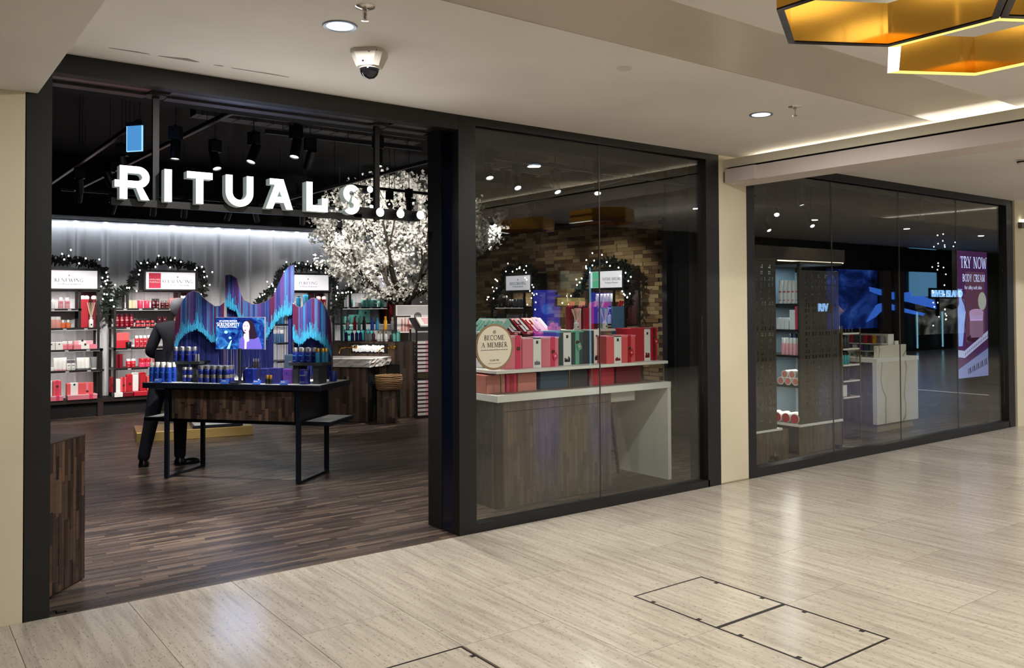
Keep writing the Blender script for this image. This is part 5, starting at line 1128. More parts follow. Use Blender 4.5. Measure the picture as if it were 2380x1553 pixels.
rk(R4, gbox('teal', .2, .12, .15, 'ink'), 'box', 'box', 'broad teal carton, lower of a stack', w_ % SH[2], (-.3,), Z[2], v=-.3); rk(R4, gbox('teal', .17, .12, .13, 'ink'), 'box', 'box', 'teal carton on the broad one', w_ % SH[2], (-.3,), Z[2] + .152, v=-.3)
rk(R4, gbox('white', .1, .1, .13), 'box', 'box', 'white carton', w_ % SH[2], (-.14,), Z[2], v=-.35); rk(R4, bottle('aqua', 'aqua', .028, .22, .04, .02), 'bottle', 'bottle', 'aqua spray bottle', w_ % SH[2], (-.06, 0, .06, .12, .18), Z[2], v=-.3)
# ---- racks 5, 6 on the brick wall
w_ = 'on the %s of the INVIGORATING rack'
rk(R5, bottle('dark', 'silver', .03, .2, .04, .028), 'bottle', 'bottle', 'slim dark bottle with silver top', w_ % SH[0], (-.2, -.12), Z[0]); rk(R5, bottle('charcoal', 'silver', .03, .13, .03), 'bottle', 'bottle', 'short charcoal bottle', w_ % SH[0], (.0, .08), Z[0]); rk(R5, gbox('grey', .08, .08, .14), 'box', 'box', 'grey carton', w_ % SH[0], (.2, .3, .4), Z[0])
rk(R5, gbox('charcoal', .06, .08, .16), 'box', 'box', 'charcoal carton', w_ % SH[1], (-.36, -.29, -.22, -.15), Z[1]); rk(R5, gbox('silver', .08, .08, .13), 'box', 'box', 'silver carton', w_ % SH[1], (-.02, .08, .18, .28), Z[1]); rk(R5, tube_('grey', 'dark', .035, .15), 'tube', 'tube', 'grey tube', w_ % SH[1], (.4, .5), Z[1])
w_ = 'on the %s of the NATURAL SKINCARE rack'
rk(R6, gbox('gold', .5, .16, .07), 'display_block', 'block', 'golden display block', w_ % SH[0], (.25,), Z[0]); rk(R6, bottle('white', 'white', .034, .13, .04, .032), 'bottle', 'bottle', 'white bottle', w_ % SH[0] + ' block', (.07, .15, .23, .31, .39), Z[0] + .072)
rk(R6, gbox('white', .09, .08, .19), 'box', 'box', 'tall white carton', w_ % SH[1], (-.3, -.2, -.1, .0), Z[1]); rk(R6, bottle('white', 'white', .032, .17, .04, .028), 'bottle', 'bottle', 'white bottle', w_ % SH[1], (.1, .18, .26), Z[1]); rk(R6, pump('white', 'white', .034, .19), 'bottle', 'bottle', 'white pump bottle', w_ % SH[1], (.36, .45), Z[1]); rk(R6, bottle('grey', 'white', .05, .09, .03, .05), 'jar', 'jar', 'grey jar with white lid', w_ % SH[1], (.58, .7), Z[1])
X7 = MB().box(-.05, -.003, 0, .05, .003, .14).mesh('card', WHITEM)
tag(put('sign_card', X7, None, (9.3, 10.95, 1.71), 1.0), 'small tilted white sign card standing near the golden block on the skincare rack', 'card')

# ------------------------------------------------------------------ striped gift boxes, book rest and poster at the right of the entrance
SB = XF(6.282, 10.81, math.atan2(-.24, 1.0))
t = thing('box_stand', 'tall black stand holding two stacks of striped gift boxes by the middle post', 'stand', (6.282, 10.81, 0), SB.rz)
for u, v in ((0, 0), (.5, 0), (0, .32), (.5, .32)): B('upright', u - .012, v - .012, 0, u + .012, v + .012, 1.3, RK, t)
B('mid_shelf', 0, 0, .585, .5, .32, .655, mtl('olive_shelf', (70, 62, 44), .4), t); B('base', -.01, -.01, 0, .51, .33, .02, RK, t)
MB().prism([(-.02, 1.28), (.33, 1.45), (.33, 1.47), (-.02, 1.30)], -.02, .5, lambda a, b, d: (d, a, b)).build('sloping_top', RK, t)
for u in (-.03,): B('side_rail', u - .2, .3, 1.0, u - .18, .32, 1.5, RK, t); B('side_rail_top', u - .2, .3, 1.48, u + .03, .32, 1.5, RK, t)
def sbox(k, z, dark):
    SB.put([('gift_box', cm_('sbx%d' % dark, lambda: MB().bbox(-.235, -.15, 0, .235, .15, .037, .003).mesh('gift_box', [pm('white')]))), ('dark_side', cm_('sbd%d' % dark, lambda: MB().box(-.238, -.146, .001, -.2345, .146, .0365).mesh('dark_side', pm('charcoal' if dark else 'silver')))),
            ('pink_wrap', cm_('sbw', lambda: MB().box(-.11, -.1535, 0, .05, -.149, .038).box(-.11, -.15, .037, .05, .15, .0385).mesh('pink_wrap', pm('rose')))), ('dark_base', cm_('sbb', lambda: MB().box(-.23, -.145, -.019, .23, .145, 0).mesh('dark_base', pm('maroon'))))],
           'gift_box', 'box', 'white box with pink wrap, %s from the bottom of the %s stack on the striped stand' % (ORD[k], 'upper' if z > .6 else 'lower'), .25, .16, z, 'gift boxes in the %s stack of the striped stand' % ('upper' if z > .6 else 'lower'))
for k in range(8): sbox(k, .675 + .059 * k, k < 4)
for k in range(9): sbox(k, .04 + .059 * k, True)
bk_ = thing('book', 'white book with a pink cover picture resting on the sloping stand top', 'book', SB(.22, .16, 1.397), SB.rz); bk_.rotation_euler = (math.radians(26), 0, SB.rz)
MB().bbox(-.15, -.15, 0, .2, .13, .03, .003).build('cover', WHITE, bk_); B('cover_picture', -.08, -.1, .0302, .12, .1, .0312, mtl('pink_print', (226, 178, 182), .5), bk_); B('pages', -.145, -.148, .004, .202, .128, .026, mtl('paper', (225, 222, 214), .8), bk_)
po = thing('poster', 'pale makeup poster with a round grey NEW badge standing behind the box stand', 'poster', SB(.05, .5, 1.24), SB.rz)
B('board', -.22, 0, 0, .5, .02, .42, mtl('poster_paper', (226, 216, 212), .5, emit=.25), po); B('backdrop_print', -.2, -.002, .27, .48, 0, .41, mtl('poster_grey', (204, 200, 200), .5), po)
MB().prism(ell(.12, .25, .06, .06), 0, .004, lambda a, b, d: (a, -d, b)).build('badge', mtl('badge_grey', (96, 92, 96), .5), po); text('lettering', 'NEW', .035, WHITEM, po, (.12, -.0045, .238), (PI / 2, 0, 0), .0005)
for k, (a, h, c) in enumerate(((-.15, .2, 'salmon'), (-.1, .22, 'peach'), (-.05, .2, 'salmon'), (.3, .24, 'maroon'), (.4, .22, 'peach'))): MB().prism([(a, .02), (a + .04, .02), (a + .03, h), (a + .015, h + .02)], 0, .003, lambda q, r_, d: (q, -d, r_)).build('pictured_lipstick', pm(c), po)
MB().prism(ell(.06, .1, .14, .03), 0, .003, lambda q, r_, d: (q, -d, r_)).build('pictured_powder', pm('peach'), po)
# wire rack of coloured bottles on the wash stand back panel
t = thing('wire_rack', 'small black wire rack of coloured bottles on the wash stand back panel', 'rack', BS(-.35, .68, 1.12), TA)
for u in (-.3, .02, .32, .52): B('wire_post', u - .004, -.05, 0, u + .004, -.042, .175, RK, t)
B('shelf', -.31, -.06, .165, .54, .05, .172, RK, t); B('top_rail', -.31, -.062, .02, .54, -.056, .024, RK, t)
for k, (c, u) in enumerate((('silver', -.28), ('red', -.16), ('teal', -.09), ('dark', -.01), ('blue', .12), ('cyan', .2), ('yellow', .33), ('grey', .44))):
    BS.put(bottle(c, c, .026, .2 - .01 * (k % 3), .05, .016, .02), 'bottle', 'bottle', '%s spray bottle on the wire rack over the wash stand' % ('silver', 'red', 'teal', 'black', 'deep blue', 'light blue', 'yellow', 'grey')[k], -.35 + u, .69, 1.2925)
for c, us, h in (('blue', (-.3, -.2, -.13, -.07), .17), ('grey', (.02, .08), .16), ('maroon', (.14,), .16), ('white', (.22, .28, .34), .15), ('dark', (.42,), .13)):
    for q, u in enumerate(us): BS.put(pump(c if c != 'blue' else 'navy', 'gold' if c == 'white' else 'white', .026, h), 'bottle', 'bottle', '%s %s pump bottle under the wire rack over the wash stand' % (ORD[q], c), -.35 + u, .69, 1.121, '%s pump bottles under the wire rack' % c)
BS.put(gbox('teal', .1, .06, .15, 'dkgreen'), 'box', 'box', 'patterned teal box at the end of the wire rack', .15, .7, 1.121)

# ------------------------------------------------------------------ dark wood plinth just inside the entrance, at the edge of the view
t = thing('entrance_plinth', 'tall dark wood clad plinth just inside the entrance beside the black post', 'plinth', (.781, 5.469, 0), math.atan2(.247, .216))
co = B('core', -.6, .004, .004, .326, .5, .868, BLKM, t); strips(co, -.1, .326, .006, .868, .004, .028, lo=.1, hi=.26); strips(co, 0, .45, .006, .868, 0, .03, PI / 2, (.326, .004), lo=.1, hi=.26)
tb_ = B('top_board', -.6, -.002, .869, .33, .5, .875, WOOD, t); B('foot', -.58, .02, 0, .3, .48, .004, BLK, t)

# ------------------------------------------------------------------ counter and gifts in the first window
t = thing('window_counter', 'wood clad display counter with white top and white end panel behind the first window', 'counter', (3.98, 5.56, 0))
bd = B('body', .012, .03, 0, 1.27, .74, .862, BLKM, t); ts = MB().box(0, -.006, 0, 1, 0, 1).mesh('strip', TAUPE)
strips(bd, .08, 1.268, .004, .86, .03, .033, mesh=ts, lo=.08, hi=.3)
ch_ = math.atan2(-.05, .07); strips(bd, 0, .66, .004, .86, 0, .033, PI / 2, (.012, .08), ts, .08, .3)
MB().prism([(.0, .085), (.085, .022), (.085, .05), (.03, .09)], .002, .86, lambda a, b, d: (a, b, d)).build('corner_post', TAUPE, bd)
B('shadow_joint', .085, .021, .78, 1.268, .026, .784, DARKGAP, bd)
MB().bbox(-.008, -.004, .864, 2.02, .78, .921, .003).build('worktop', WHITE, t); B('top_inlay', .03, .05, .921, 1.98, .74, .9225, mtl('taupe_inlay', (122, 106, 94), .45), t)
B('end_panel', 1.975, .0, 0, 2.018, .70, .864, WHITE, t); B('apron', 1.272, .16, .755, 1.70, .2, .864, WHITE, t)
sh_ = MB().bbox(.03, .06, 1.088, 2.05, .66, 1.114, .003).build('upper_shelf', WHITE, t)
for u, v in ((.1, .09), (.1, .6), (.845, .1), (1.105, .1), (1.72, .58), (2.03, .1), (1.98, .6)): MB().tube([(u, v, .921), (u, v, 1.09)], .007, 8).build('brass_post', ABRASS, t)
stl = thing('bar_stool', 'dark wooden bar stool half hidden behind the window counter', 'stool', (5.6, 6.27, 0), .0)
MB().bbox(-.19, -.17, .68, .19, .17, .72, .01).build('seat', mtl('stool_wood', (58, 48, 42), .5), stl)
for sx in (-1, 1):
    for sy in (-1, 1): MB().tube([(sx * .15, sy * .13, .69), (sx * .21, sy * .19, 0)], [.02, .016], 6).build('leg', mtl('stool_wood'), stl)
for z, k in ((.22, 1), (.36, .94)):
    for sy in (-1, 1): MB().tube([(-.19 * k, sy * .17 * k, z), (.19 * k, sy * .17 * k, z)], .011, 6).build('stretcher', mtl('stool_wood'), stl)
CX = XF(0, 0, 0); zu, zl = 1.115, .9228
G = 'in the first window'
def gf(parts, lb, u, v, z, rz=0, tilt=0, name='gift_box', cat='box', grp=None): return CX.put(parts, name, cat, lb, u, v, z, grp, rz, tilt)
gf(gift('pink', .17, .22, .275, None, (.02, .07), rm='hot', seal=.17, lid='rose'), 'pink gift box with hot pink ribbon and seal beside the round member sign', 4.255, 5.82, zu)
gf(gift('pink', .40, .22, .255, (-.085, .0), (.11, .155), rm='hot', seal=.13, tagm='hot', art='grey', lid='rose'), 'large pink gift box with white band and hanging pink card', 4.555, 5.83, zu)
gf(gift('dkgreen', .32, .18, .30, (-.08, .01), (.06, .105), rm='green', seal=.2, tagm='green', art='ink', lid='green'), 'dark green gift box with mint ribbon and hanging green card', 4.945, 5.88, zu)
gf(gift('charcoal', .2, .17, .30, (.03, .095), None, art='ink'), 'charcoal gift box with white band next to the dark green one', 5.21, 5.885, zu)
gf(gbox('deepred', .05, .17, .3), 'narrow deep red box standing behind the glass joint', 5.345, 5.97, zu)
gf(gift('coral', .365, .2, .25, (-.09, -.0), (.085, .12), rm='red', seal=.13, tagm='red', art='deepred', lid='pink'), 'coral red gift box with white band and hanging red card', 5.46, 5.77, zu)
gf(gift('red', .36, .2, .31, (-.0, .08), (.115, .15), rm='deepred', seal=.22, tagm='red', art='deepred', lid='red'), 'tall red gift box with white band at the end of the upper shelf', 5.84, 5.85, zu)
gf(gift('purple', .12, .2, .25, None, None, lid='maroon'), 'purple and maroon gift box left of the round member sign', 3.93, 6.15, zu + .0 - .195, 0)
for u, w, c, lb, tg in ((4.07, .19, 'salmon', 'salmon box on the counter under the member sign', None), (4.235, .11, 'hot', 'hot pink ribboned box on the counter', 1), (4.40, .2, 'salmon', 'salmon box right of the hot pink one on the counter', None), (4.70, .32, 'slate', 'dark blue box on the counter under the large pink gift', None), (4.98, .2, 'charcoal', 'charcoal box between the brass posts on the counter', None), (5.26, .30, 'red', 'red ribboned box on the counter under the glass joint', 1), (5.60, .32, 'deepred', 'deep red box at the far end of the counter', None)):
    gf(gift(c, w, .26, .15, None, (-.02, .02) if tg else None, rm='red') if tg else gbox(c, w, .26, .152), lb, u, 5.84, zl)
# riser and the leaning open boxes at the back
t = thing('display_riser', 'pale riser carrying tubes and open gift boxes behind the large boxes', 'riser', (4.75, 6.08, zu)); B('top', -.62, -.10, .285, .5, .17, .305, WHITE, t)
for u in (-.6, .44): B('leg', u, -.08, 0, u + .03, .15, .286, WHITE, t)
zr2 = zu + .3065
def openbox(c, c2, w, h):
    P = gbox(c, w, .06, h)
    P.append(('tray', cm_(('ob', c, w, h), lambda: MB().box(-w * .42, -.033, h * .06, w * .42, -.03, h * .94).mesh('tray', pm(c2)))))
    P.append(('product', cm_(('obp', c, w, h), lambda: MB().box(-w * .3, -.045, h * .1, -w * .02, -.033, h * .5).box(w * .05, -.045, h * .2, w * .32, -.033, h * .8).box(-w * .28, -.042, h * .58, -.01, -.033, h * .85).mesh('product', pm(c if c2 != 'white' else 'mint')))))
    return P
for k, (u, v, c, c2, w) in enumerate(((4.46, 6.02, 'maroon', 'red', .13), (4.60, 6.02, 'maroon', 'hot', .13), (4.73, 6.02, 'red', 'coral', .12))):
    gf(openbox(c, c2, w, .24), ('open dark red gift box leaning at the back, nearest the member sign', 'open box of pink products leaning beside the dark red one', 'bright red open box leaning next to the white lid')[k], u, v - .05, zu + .25, .12, math.radians(-52))
gf(gift('white', .14, .05, .25, (-.05, .02), None, bm='rose', art='hot'), 'white and red box lid leaning before the riser', 4.86, 5.99, zu + .24, .1, math.radians(-50))
for k, (u, v) in enumerate(((4.26, 6.32), (4.24, 6.16), (4.22, 6.0))):
    gf(openbox('mint' if k else 'teal', 'white', .15, .26), '%s mint green open box leaning to the side, left of the member sign' % ('rearmost', 'middle', 'front')[k], u - .02, v, zu + .23, -PI / 2 + .2, math.radians(-50))
gf(gbox('black', .2, .5, .12), 'black box under the mint green open boxes', 4.22, 6.2, zu + .08)
gf(gbox('white', .2, .44, .078), 'white block below the black box on the upper shelf', 4.22, 6.2, zu + .0005, name='display_block', cat='block')
for u, v, c, w, h, cap, lb in ((5.185, 6.08, 'deepred', .078, .21, 'hot', 'deep red six sided gift tube with pink paper tag, left end of the row'), (5.262, 6.05, 'rose', .07, .2, None, 'pale pink gift tube second in the row'), (5.335, 6.1, 'maroon', .07, .21, 'pink', 'maroon gift tube with pale paper tag third in the row'),
                        (5.426, 6.08, 'red', .11, .2, 'hot', 'broad bright red gift tube in mid row'), (5.535, 6.12, 'maroon', .075, .21, 'rose', 'maroon gift tube behind the second reed diffuser'), (5.62, 6.07, 'green', .075, .2, 'hot', 'green gift tube with pink paper tag')):
    gf(talltube(c, w, h, cap), lb, u, v, zr2, 0, 0, 'gift_tube', 'tube')
t = thing('display_riser', 'dark riser carrying the red and green gift tubes', 'riser', (5.5, 6.12, zu)); B('top', -.24, -.16, .285, .17, .12, .3055, WHITE, t); B('leg', -.2, -.05, 0, -.17, .1, .286, WHITE, t); B('leg', .12, -.05, 0, .15, .1, .286, WHITE, t)
gf(talltube('purple', .08, .51, 'rose'), 'purple gift tube with pale paper tag', 5.715, 6.2, zu, 0, 0, 'gift_tube', 'tube'); gf(talltube('steel', .13, .29, 'red'), 'tall steel blue gift tube with red paper bow', 5.80, 6.07, zu + .23, 0, 0, 'gift_tube', 'tube')
gf(gbox('white', .13, .12, .228), 'white block under the steel blue gift tube', 5.80, 6.07, zu + .0005, name='display_block', cat='block')
for u, lb in ((5.2, 'white reed diffuser before the deep red gift tube'), (5.555, 'white reed diffuser in front of the maroon gift tube near the glass joint')): gf(diffuser('white', .025, .085, .19), lb, u, 5.995, zr2, 0, 0, 'reed_diffuser', 'diffuser')
for u, z, lb in ((4.92, 0, 'low'), (4.985, 0, 'second low'), (4.95, .033, 'upper')): gf(gbox('pink', .06, .05, .032, 'hot'), 'tiny pink soap carton on the pale riser, %s one' % lb, u, 6.02, zr2 + z)
# round member sign on the glass
t = thing('member_sign', 'round cream BECOME A MEMBER sign with a gold rim on the first window', 'sign', (3.657, D + .04, 1.34))
fz = lambda a, b, d: (a, -d, b)
MB().prism(ell(0, 0, .172, .172, 48), 0, .006, fz).build('rim', mtl('sign_rim', (146, 124, 92), .45, .3), t); MB().prism(ell(0, 0, .156, .156, 48), .006, .008, fz).build('face', mtl('sign_cream', (206, 200, 180), .6), t)
serif('lettering', 'BECOME', .036, INK, t, (0, -.008, .052), SX, SZ, SN, .001, width=.185); serif('lettering', 'A MEMBER', .036, INK, t, (0, -.008, -.002), SX, SZ, SN, .001, width=.235)
text('lettering', 'and receive an exclusive gift with your next purchase', .0115, INK, t, (0, -.0085, -.024), (PI / 2, 0, 0), .0004); text('lettering', 'SCAN ME', .02, INK, t, (0, -.0085, -.105), (PI / 2, 0, 0), .0004); B('print_line', -.06, -.009, -.122, .06, -.008, -.1205, INK, t)
MB().prism(ell(0, .112, .014, .014, 20), .008, .0095, fz).build('logo_dot', mtl('logo_grey', (140, 132, 112), .5), t)
t = thing('floor_socket', 'dark metal floor box lids on the strip floor before the window counter', 'floor box', (4.72, 5.36, 0), .0)
B('lid', -.16, -.06, 0, -.01, .06, .008, mtl('lid_grey', (66, 64, 62), .4, .5), t); B('lid', .0, -.05, 0, .15, .07, .012, mtl('lid_grey'), t)

# ------------------------------------------------------------------ fretwork shelves, gold shelf, counter and poster in the second window
FRT = mtl('dark_fretwork', (62, 54, 42), .45)
def fret(name, w, h, parent, loc, rz=0, cell=.0215, frame=.035):
    nx, nz = int((w - 2 * frame) / cell), int((h - 2 * frame) / cell); mb = MB(); ox = (w - nx * cell) / 2; oz = (h - nz * cell) / 2
    hole = lambda i, j: (i % 6 in (1, 2, 4)) and (j % 6 in (1, 2, 4, 5)) and not (i % 6 == 4 and j % 12 < 6) and not (j % 6 == 5 and i % 6 == 1)
    mb.box(0, 0, 0, w, .012, oz).box(0, 0, h - oz, w, .012, h).box(0, 0, oz, ox, .012, h - oz).box(w - ox, 0, oz, w, .012, h - oz)
    for j in range(nz):
        i = 0
        while i < nx:
            if hole(i, j):
                mb.box(ox + i * cell, .001, oz + j * cell, ox + (i + .24) * cell, .011, oz + (j + 1) * cell).box(ox + (i + .24) * cell, .002, oz + j * cell, ox + (i + 1) * cell, .010, oz + (j + .24) * cell); i += 1; continue
            k = i
            while k < nx and not hole(k, j): k += 1
            mb.box(ox + i * cell, 0, oz + j * cell, ox + k * cell, .012, oz + (j + 1) * cell); i = k
    return stuff(mb.build(name, FRT, parent, False, loc, rz))
G2 = 'in the second window'
t = thing('fretwork_shelf', 'first dark fretwork shelf with wood base at the left end of the second window', 'shelf', (7.15, 5.48, 0))
b_ = B('base', -.28, .035, 0, .60, .5, .322, BLKM, t); strips(b_, -.28, .60, .002, .32, .035, .034, mesh=ts); strips(b_, 0, .3, .002, .32, 0, .034, PI / 2, (.60, .036), ts)
B('base_top', -.28, .01, .323, .47, .5, .345, WHITE, t); fret('fretwork_panel', .45, 1.76, t, (-.06, .02, .345)); B('frame_back', -.06, .3, .345, .39, .33, 2.1, mtl('fret_back', (150, 166, 178), .5), t); B('frame_side', -.075, .02, .345, -.06, .33, 2.1, FRT, t)
for z in (.72, 1.06, 1.4, 1.74): B('shelf', -.055, .04, z, .385, .3, z + .02, FRT, t)
B('top_board', -.08, .01, 2.1, .41, .34, 2.13, FRT, t)
t = thing('fretwork_shelf', 'second fretwork shelf with open end of white and pink products, mid second window', 'shelf', (8.1, 5.58, 0))
b_ = B('base', -.02, .03, 0, .80, .62, .298, BLKM, t); strips(b_, -.02, .80, .002, .296, .03, .034, mesh=ts); strips(b_, 0, .55, .002, .296, 0, .034, PI / 2, (-.014, .03), ts)
MB().bbox(-.03, 0, .299, .79, .62, .325, .003).build('base_top', WHITE, t); fret('fretwork_panel', .72, 1.70, t, (.035, .02, .325)); B('post', .0, .02, .325, .035, .05, 2.09, FRT, t); B('back_panel', .745, .04, .325, .76, .62, 2.03, mtl('fret_back'), t); B('rear_panel', .0, .6, .325, .76, .62, 2.09, mtl('slate_back', (92, 110, 122), .5), t)
for z in (.745, 1.08, 1.365, 1.655): B('shelf', .0, .035, z - .022, .745, .6, z, mtl('shelf_dark', (40, 36, 34), .4), t)
B('top_board', -.02, .0, 2.09, .80, .64, 2.12, FRT, t)
for z_, p_ in ((2.07, 5), (1.61, 3), (1.32, 3), (1.04, 3), (.70, 3)): lamp('shelf_lamp', 'AREA', (8.47, 5.88, z_), p_, (.8, .92, 1) if z_ > 2 else NEUT, (8.47, 5.9, 0), .6, .12)
for z_, p_ in ((2.07, 4), (1.72, 2), (1.38, 2), (1.04, 1.5), (.70, 1.5)): lamp('shelf_lamp', 'AREA', (7.32, 5.62, z_), p_, (.7, .9, 1) if z_ > 1.5 else WARM, (7.32, 5.65, 0), .36, .1)
WW = XF(8.1, 5.58, 0)
def w2r(parts, nm, cat, lb, vs_, z, u=.05, grp=None):
    for k, v in enumerate(vs_): WW.put(parts, nm, cat, lb + (', %s from its post' % ORD[k] if len(vs_) > 1 else ''), u, v, z, grp, -PI / 2)
w2r(bottle('white', 'white', .026, .26, .06, .024, label='coral'), 'bottle', 'bottle', 'white bottle with red print on the top shelf of the fretwork unit', [.07, .125, .18, .235, .29], 1.656, grp='white bottles on the top fretwork shelf')
w2r(gbox('white', .05, .08, .13), 'box', 'box', 'white carton on the second shelf of the fretwork unit', [.2, .255, .31], 1.366, grp='white cartons on the fretwork shelf'); w2r(gbox('white', .07, .08, .22), 'box', 'box', 'tall white carton next to a pink one on the fretwork shelf', [.125], 1.366); w2r(gbox('hot', .045, .08, .26), 'box', 'box', 'tall hot pink carton at the post of the fretwork unit', [.065], 1.366)
w2r(bottle('rose', 'white', .023, .19, .06, .02), 'bottle', 'bottle', 'pale pink tube with white cap on the third fretwork shelf', [.07, .12, .17, .22, .27], 1.081, grp='pale pink tubes on the fretwork shelf')
w2r(bottle('white', 'indigo', .018, .24, .05, .018), 'bottle', 'bottle', 'white stick with blue collar behind the pink tubes', [.09, .15, .21], 1.081, u=.12, grp='white sticks behind the pink tubes')
roll = [('towel', cm_('roll', lambda: MB().prism(ell(0, .045, .045, .045, 16), -.1, .1, lambda a, b, d: (a, d, b)).mesh('towel', pm('white', .9), True))), ('pink_end', cm_('rollend', lambda: MB().prism(ell(0, .045, .034, .034, 14), -.103, -.099, lambda a, b, d: (a, d, b)).mesh('pink_end', pm('salmon'))))]
for k, v in enumerate((.09, .185, .28)): WW.put(roll, 'rolled_towel', 'towel', 'rolled towel with pink end on the fourth fretwork shelf, %s from the post' % ORD[k], .11, v, .746, 'rolled towels on the fretwork shelf', -PI / 2)
for k, v in enumerate((.14, .235)): WW.put(roll, 'rolled_towel', 'towel', '%s rolled towel lying in the upper layer on the fourth fretwork shelf' % ORD[k], .12, v, .82, 'upper rolled towels', -PI / 2)
can = [('canister', cm_('can', lambda: MB().prism(ell(0, .055, .055, .055, 16), -.1, .1, lambda a, b, d: (a, d, b)).mesh('canister', pm('white'), True))), ('red_end', cm_('canend', lambda: MB().prism(ell(0, .055, .05, .05, 16), -.104, -.099, lambda a, b, d: (a, d, b)).mesh('red_end', pm('red'))))]
for k, v in enumerate((.09, .205, .32, .435)): WW.put(can, 'canister', 'canister', 'white canister lying red end outward on the fretwork base, %s from the post' % ORD[k], .09, v, .326, 'red ended canisters', -PI / 2)
# wooden canopy with light strips above them
t = thing('wood_canopy', 'taupe wood canopy with light strips above the fretwork shelves', 'canopy', (8.1, 6.2, 2.18)); cb_ = B('beam', .3, 0, 0, 1.85, .5, .16, TAUPE, t); B('side_beam', .0, .0, .0, .3, .9, .16, TAUPE, t)
for x0, x1, z in ((.3, 1.85, -.012), (.0, .3, -.012)): B('light_strip', x0, .02, z, x1, .05, 0, mtl('warm_strip', (255, 236, 200), .5, emit=2.2), t)
# gold shelf
GS = XF(9.10, 5.72, 0)
t = thing('gold_shelf', 'slim gold framed shelf of small bottles in the second window', 'shelf', (9.10, 5.72, 0)); wf = .011
for u in (0, .385):
    for v in (0, .3): B('upright', u, v, 0, u + wf, v + wf, 1.39 if u < .1 else 1.36, ABRASS, t)
for v in (0, .3): B('foot_rail', 0, v, 0, .396, v + wf, .012, ABRASS, t)
B('side_lattice_panel', -.012, .0, .3, 0, .31, 1.3, mtl('gold_lattice', (128, 96, 52), .4, .6), t)
for z in (.54, .735, .925, 1.115, 1.30):
    o = MB().box(0, 0, z - .018, .396, .31, z).build('shelf_board', ABRASS, t); B('white_edge', .02, -.004, z - .014, .36, .0, z + .004, WHITE, o)
MB().box(.3, .002, .93, .375, .008, .936).box(.3, .002, 1.085, .375, .008, 1.091).box(.3, .002, .93, .305, .008, 1.09).box(.335, .002, .93, .34, .008, 1.09).box(.37, .002, .93, .375, .008, 1.09).box(.3, .002, .98, .375, .008, .985).box(.3, .002, 1.035, .375, .008, 1.04).build('gold_fret', ABRASS, t)
for z, c, n, h, lb in ((1.116, 'charcoal', 4, .15, 'charcoal bottle on the second board of the gold shelf'), (.926, 'aqua', 4, .14, 'green bottle on the third board of the gold shelf'), (.736, 'dark', 4, .13, 'dark bottle on the fourth board of the gold shelf'), (1.301, 'dark', 5, .05, 'tiny dark bottle on the top board of the gold shelf')):
    for k in range(n): GS.put(bottle(c, c if c != 'aqua' else 'dark', .024 if h > .1 else .012, h, .03), 'bottle', 'bottle', lb + ', %s from left' % ORD[k], .06 + (.058 if h > .1 else .07) * k, .08, z, lb.replace('bottle', 'bottles', 1))
GS.put(gbox('white', .12, .1, .14), 'box', 'box', 'white carton on the lowest board of the gold shelf', .12, .1, .541); GS.put(bottle('maroon', 'dark', .03, .05, .01), 'jar', 'jar', 'low dark jar beside the white carton on the gold shelf', .25, .09, .541)
GS.put(gbox('white', .13, .08, .12), 'box', 'box', 'white carton on top of the gold shelf', .01, .12, 1.402); GS.put(gbox('cream', .07, .06, .08), 'box', 'box', 'cream carton on top of the gold shelf', .11, .14, 1.302)
t = thing('bird_ornament', 'gold bird ornament on a stem on top of the gold shelf', 'ornament', (9.24, 5.84, 1.30)); MB().tube([(0, 0, 0), (0, 0, .22)], .006, 6).lathe([(.03, 0), (.03, .008), (.006, .014)], 10).build('stem', ABRASS, t)
MB().add([(-.02, -.03, .22), (.12, -.01, .27), (.13, .01, .255), (-.02, .03, .22), (-.1, 0, .26), (.0, 0, .2), (.13, -.06, .36), (.05, .05, .34)], [(0, 1, 5), (1, 2, 5), (2, 3, 5), (3, 4, 5), (4, 0, 5), (0, 6, 1), (3, 2, 7), (0, 4, 3), (0, 3, 2, 1)]).build('bird', ABRASS, t)
# marble counter
def marble():
    m = mtl('marble', (222, 216, 200), .25); n, l, b = nodes(m); ge = n.new('ShaderNodeNewGeometry'); w = n.new('ShaderNodeTexWave'); w.inputs['Scale'].default_value = .55; w.inputs['Distortion'].default_value = 9; w.inputs['Detail'].default_value = 3; w.inputs['Detail Scale'].default_value = 1.2
    l.new(ge.outputs['Position'], w.inputs['Vector']); r = ramp(n, [(0, (150, 142, 128)), (.004, (200, 193, 178)), (.012, (220, 214, 199)), (.1, (226, 220, 205))]); l.new(w.outputs['Fac'], r.inputs['Fac']); l.new(r.outputs[0], b.inputs['Base Color']); return m
MRB = marble()
t = thing('marble_counter', 'cream marble fronted counter with wood side in the second window', 'counter', (10.22, 5.93, 0)); MB().bbox(0, 0, .10, 1.0, .06, .89, .002).build('front_slab', MRB, t); MB().bbox(-.01, -.004, .89, 1.02, 2.0, .945, .003).build('worktop', WHITE, t); B('white_edge', -.012, 0, .1, 0, .06, .89, WHITE, t)
bd = B('body', .02, .06, .1, .98, 2.0, .89, BLKM, t); strips(bd, 0, 1.9, .1, .888, 0, .045, PI / 2, (.018, .07), ts, .1, .3); B('plinth', .05, .04, 0, .93, 1.98, .1, mtl('counter_plinth', (150, 138, 112), .5), t)
MB().bbox(.11, .06, .945, .82, .11, 1.105, .003).build('screen_panel', MRB, t)
MC_ = XF(10.58, 6.06, 0)
t = thing('tiered_shelf', 'white tiered shelf of coloured cartons on the marble counter', 'shelf', (10.58, 6.06, .945))
for z in (.065, .165): B('tier', -.03, 0, z, .2, .62, z + .012, WHITE, t)
B('end_panel', .1, -.02, 0, .24, 0, .30, WHITE, t); B('back', .2, 0, 0, .212, .62, .30, WHITE, t)
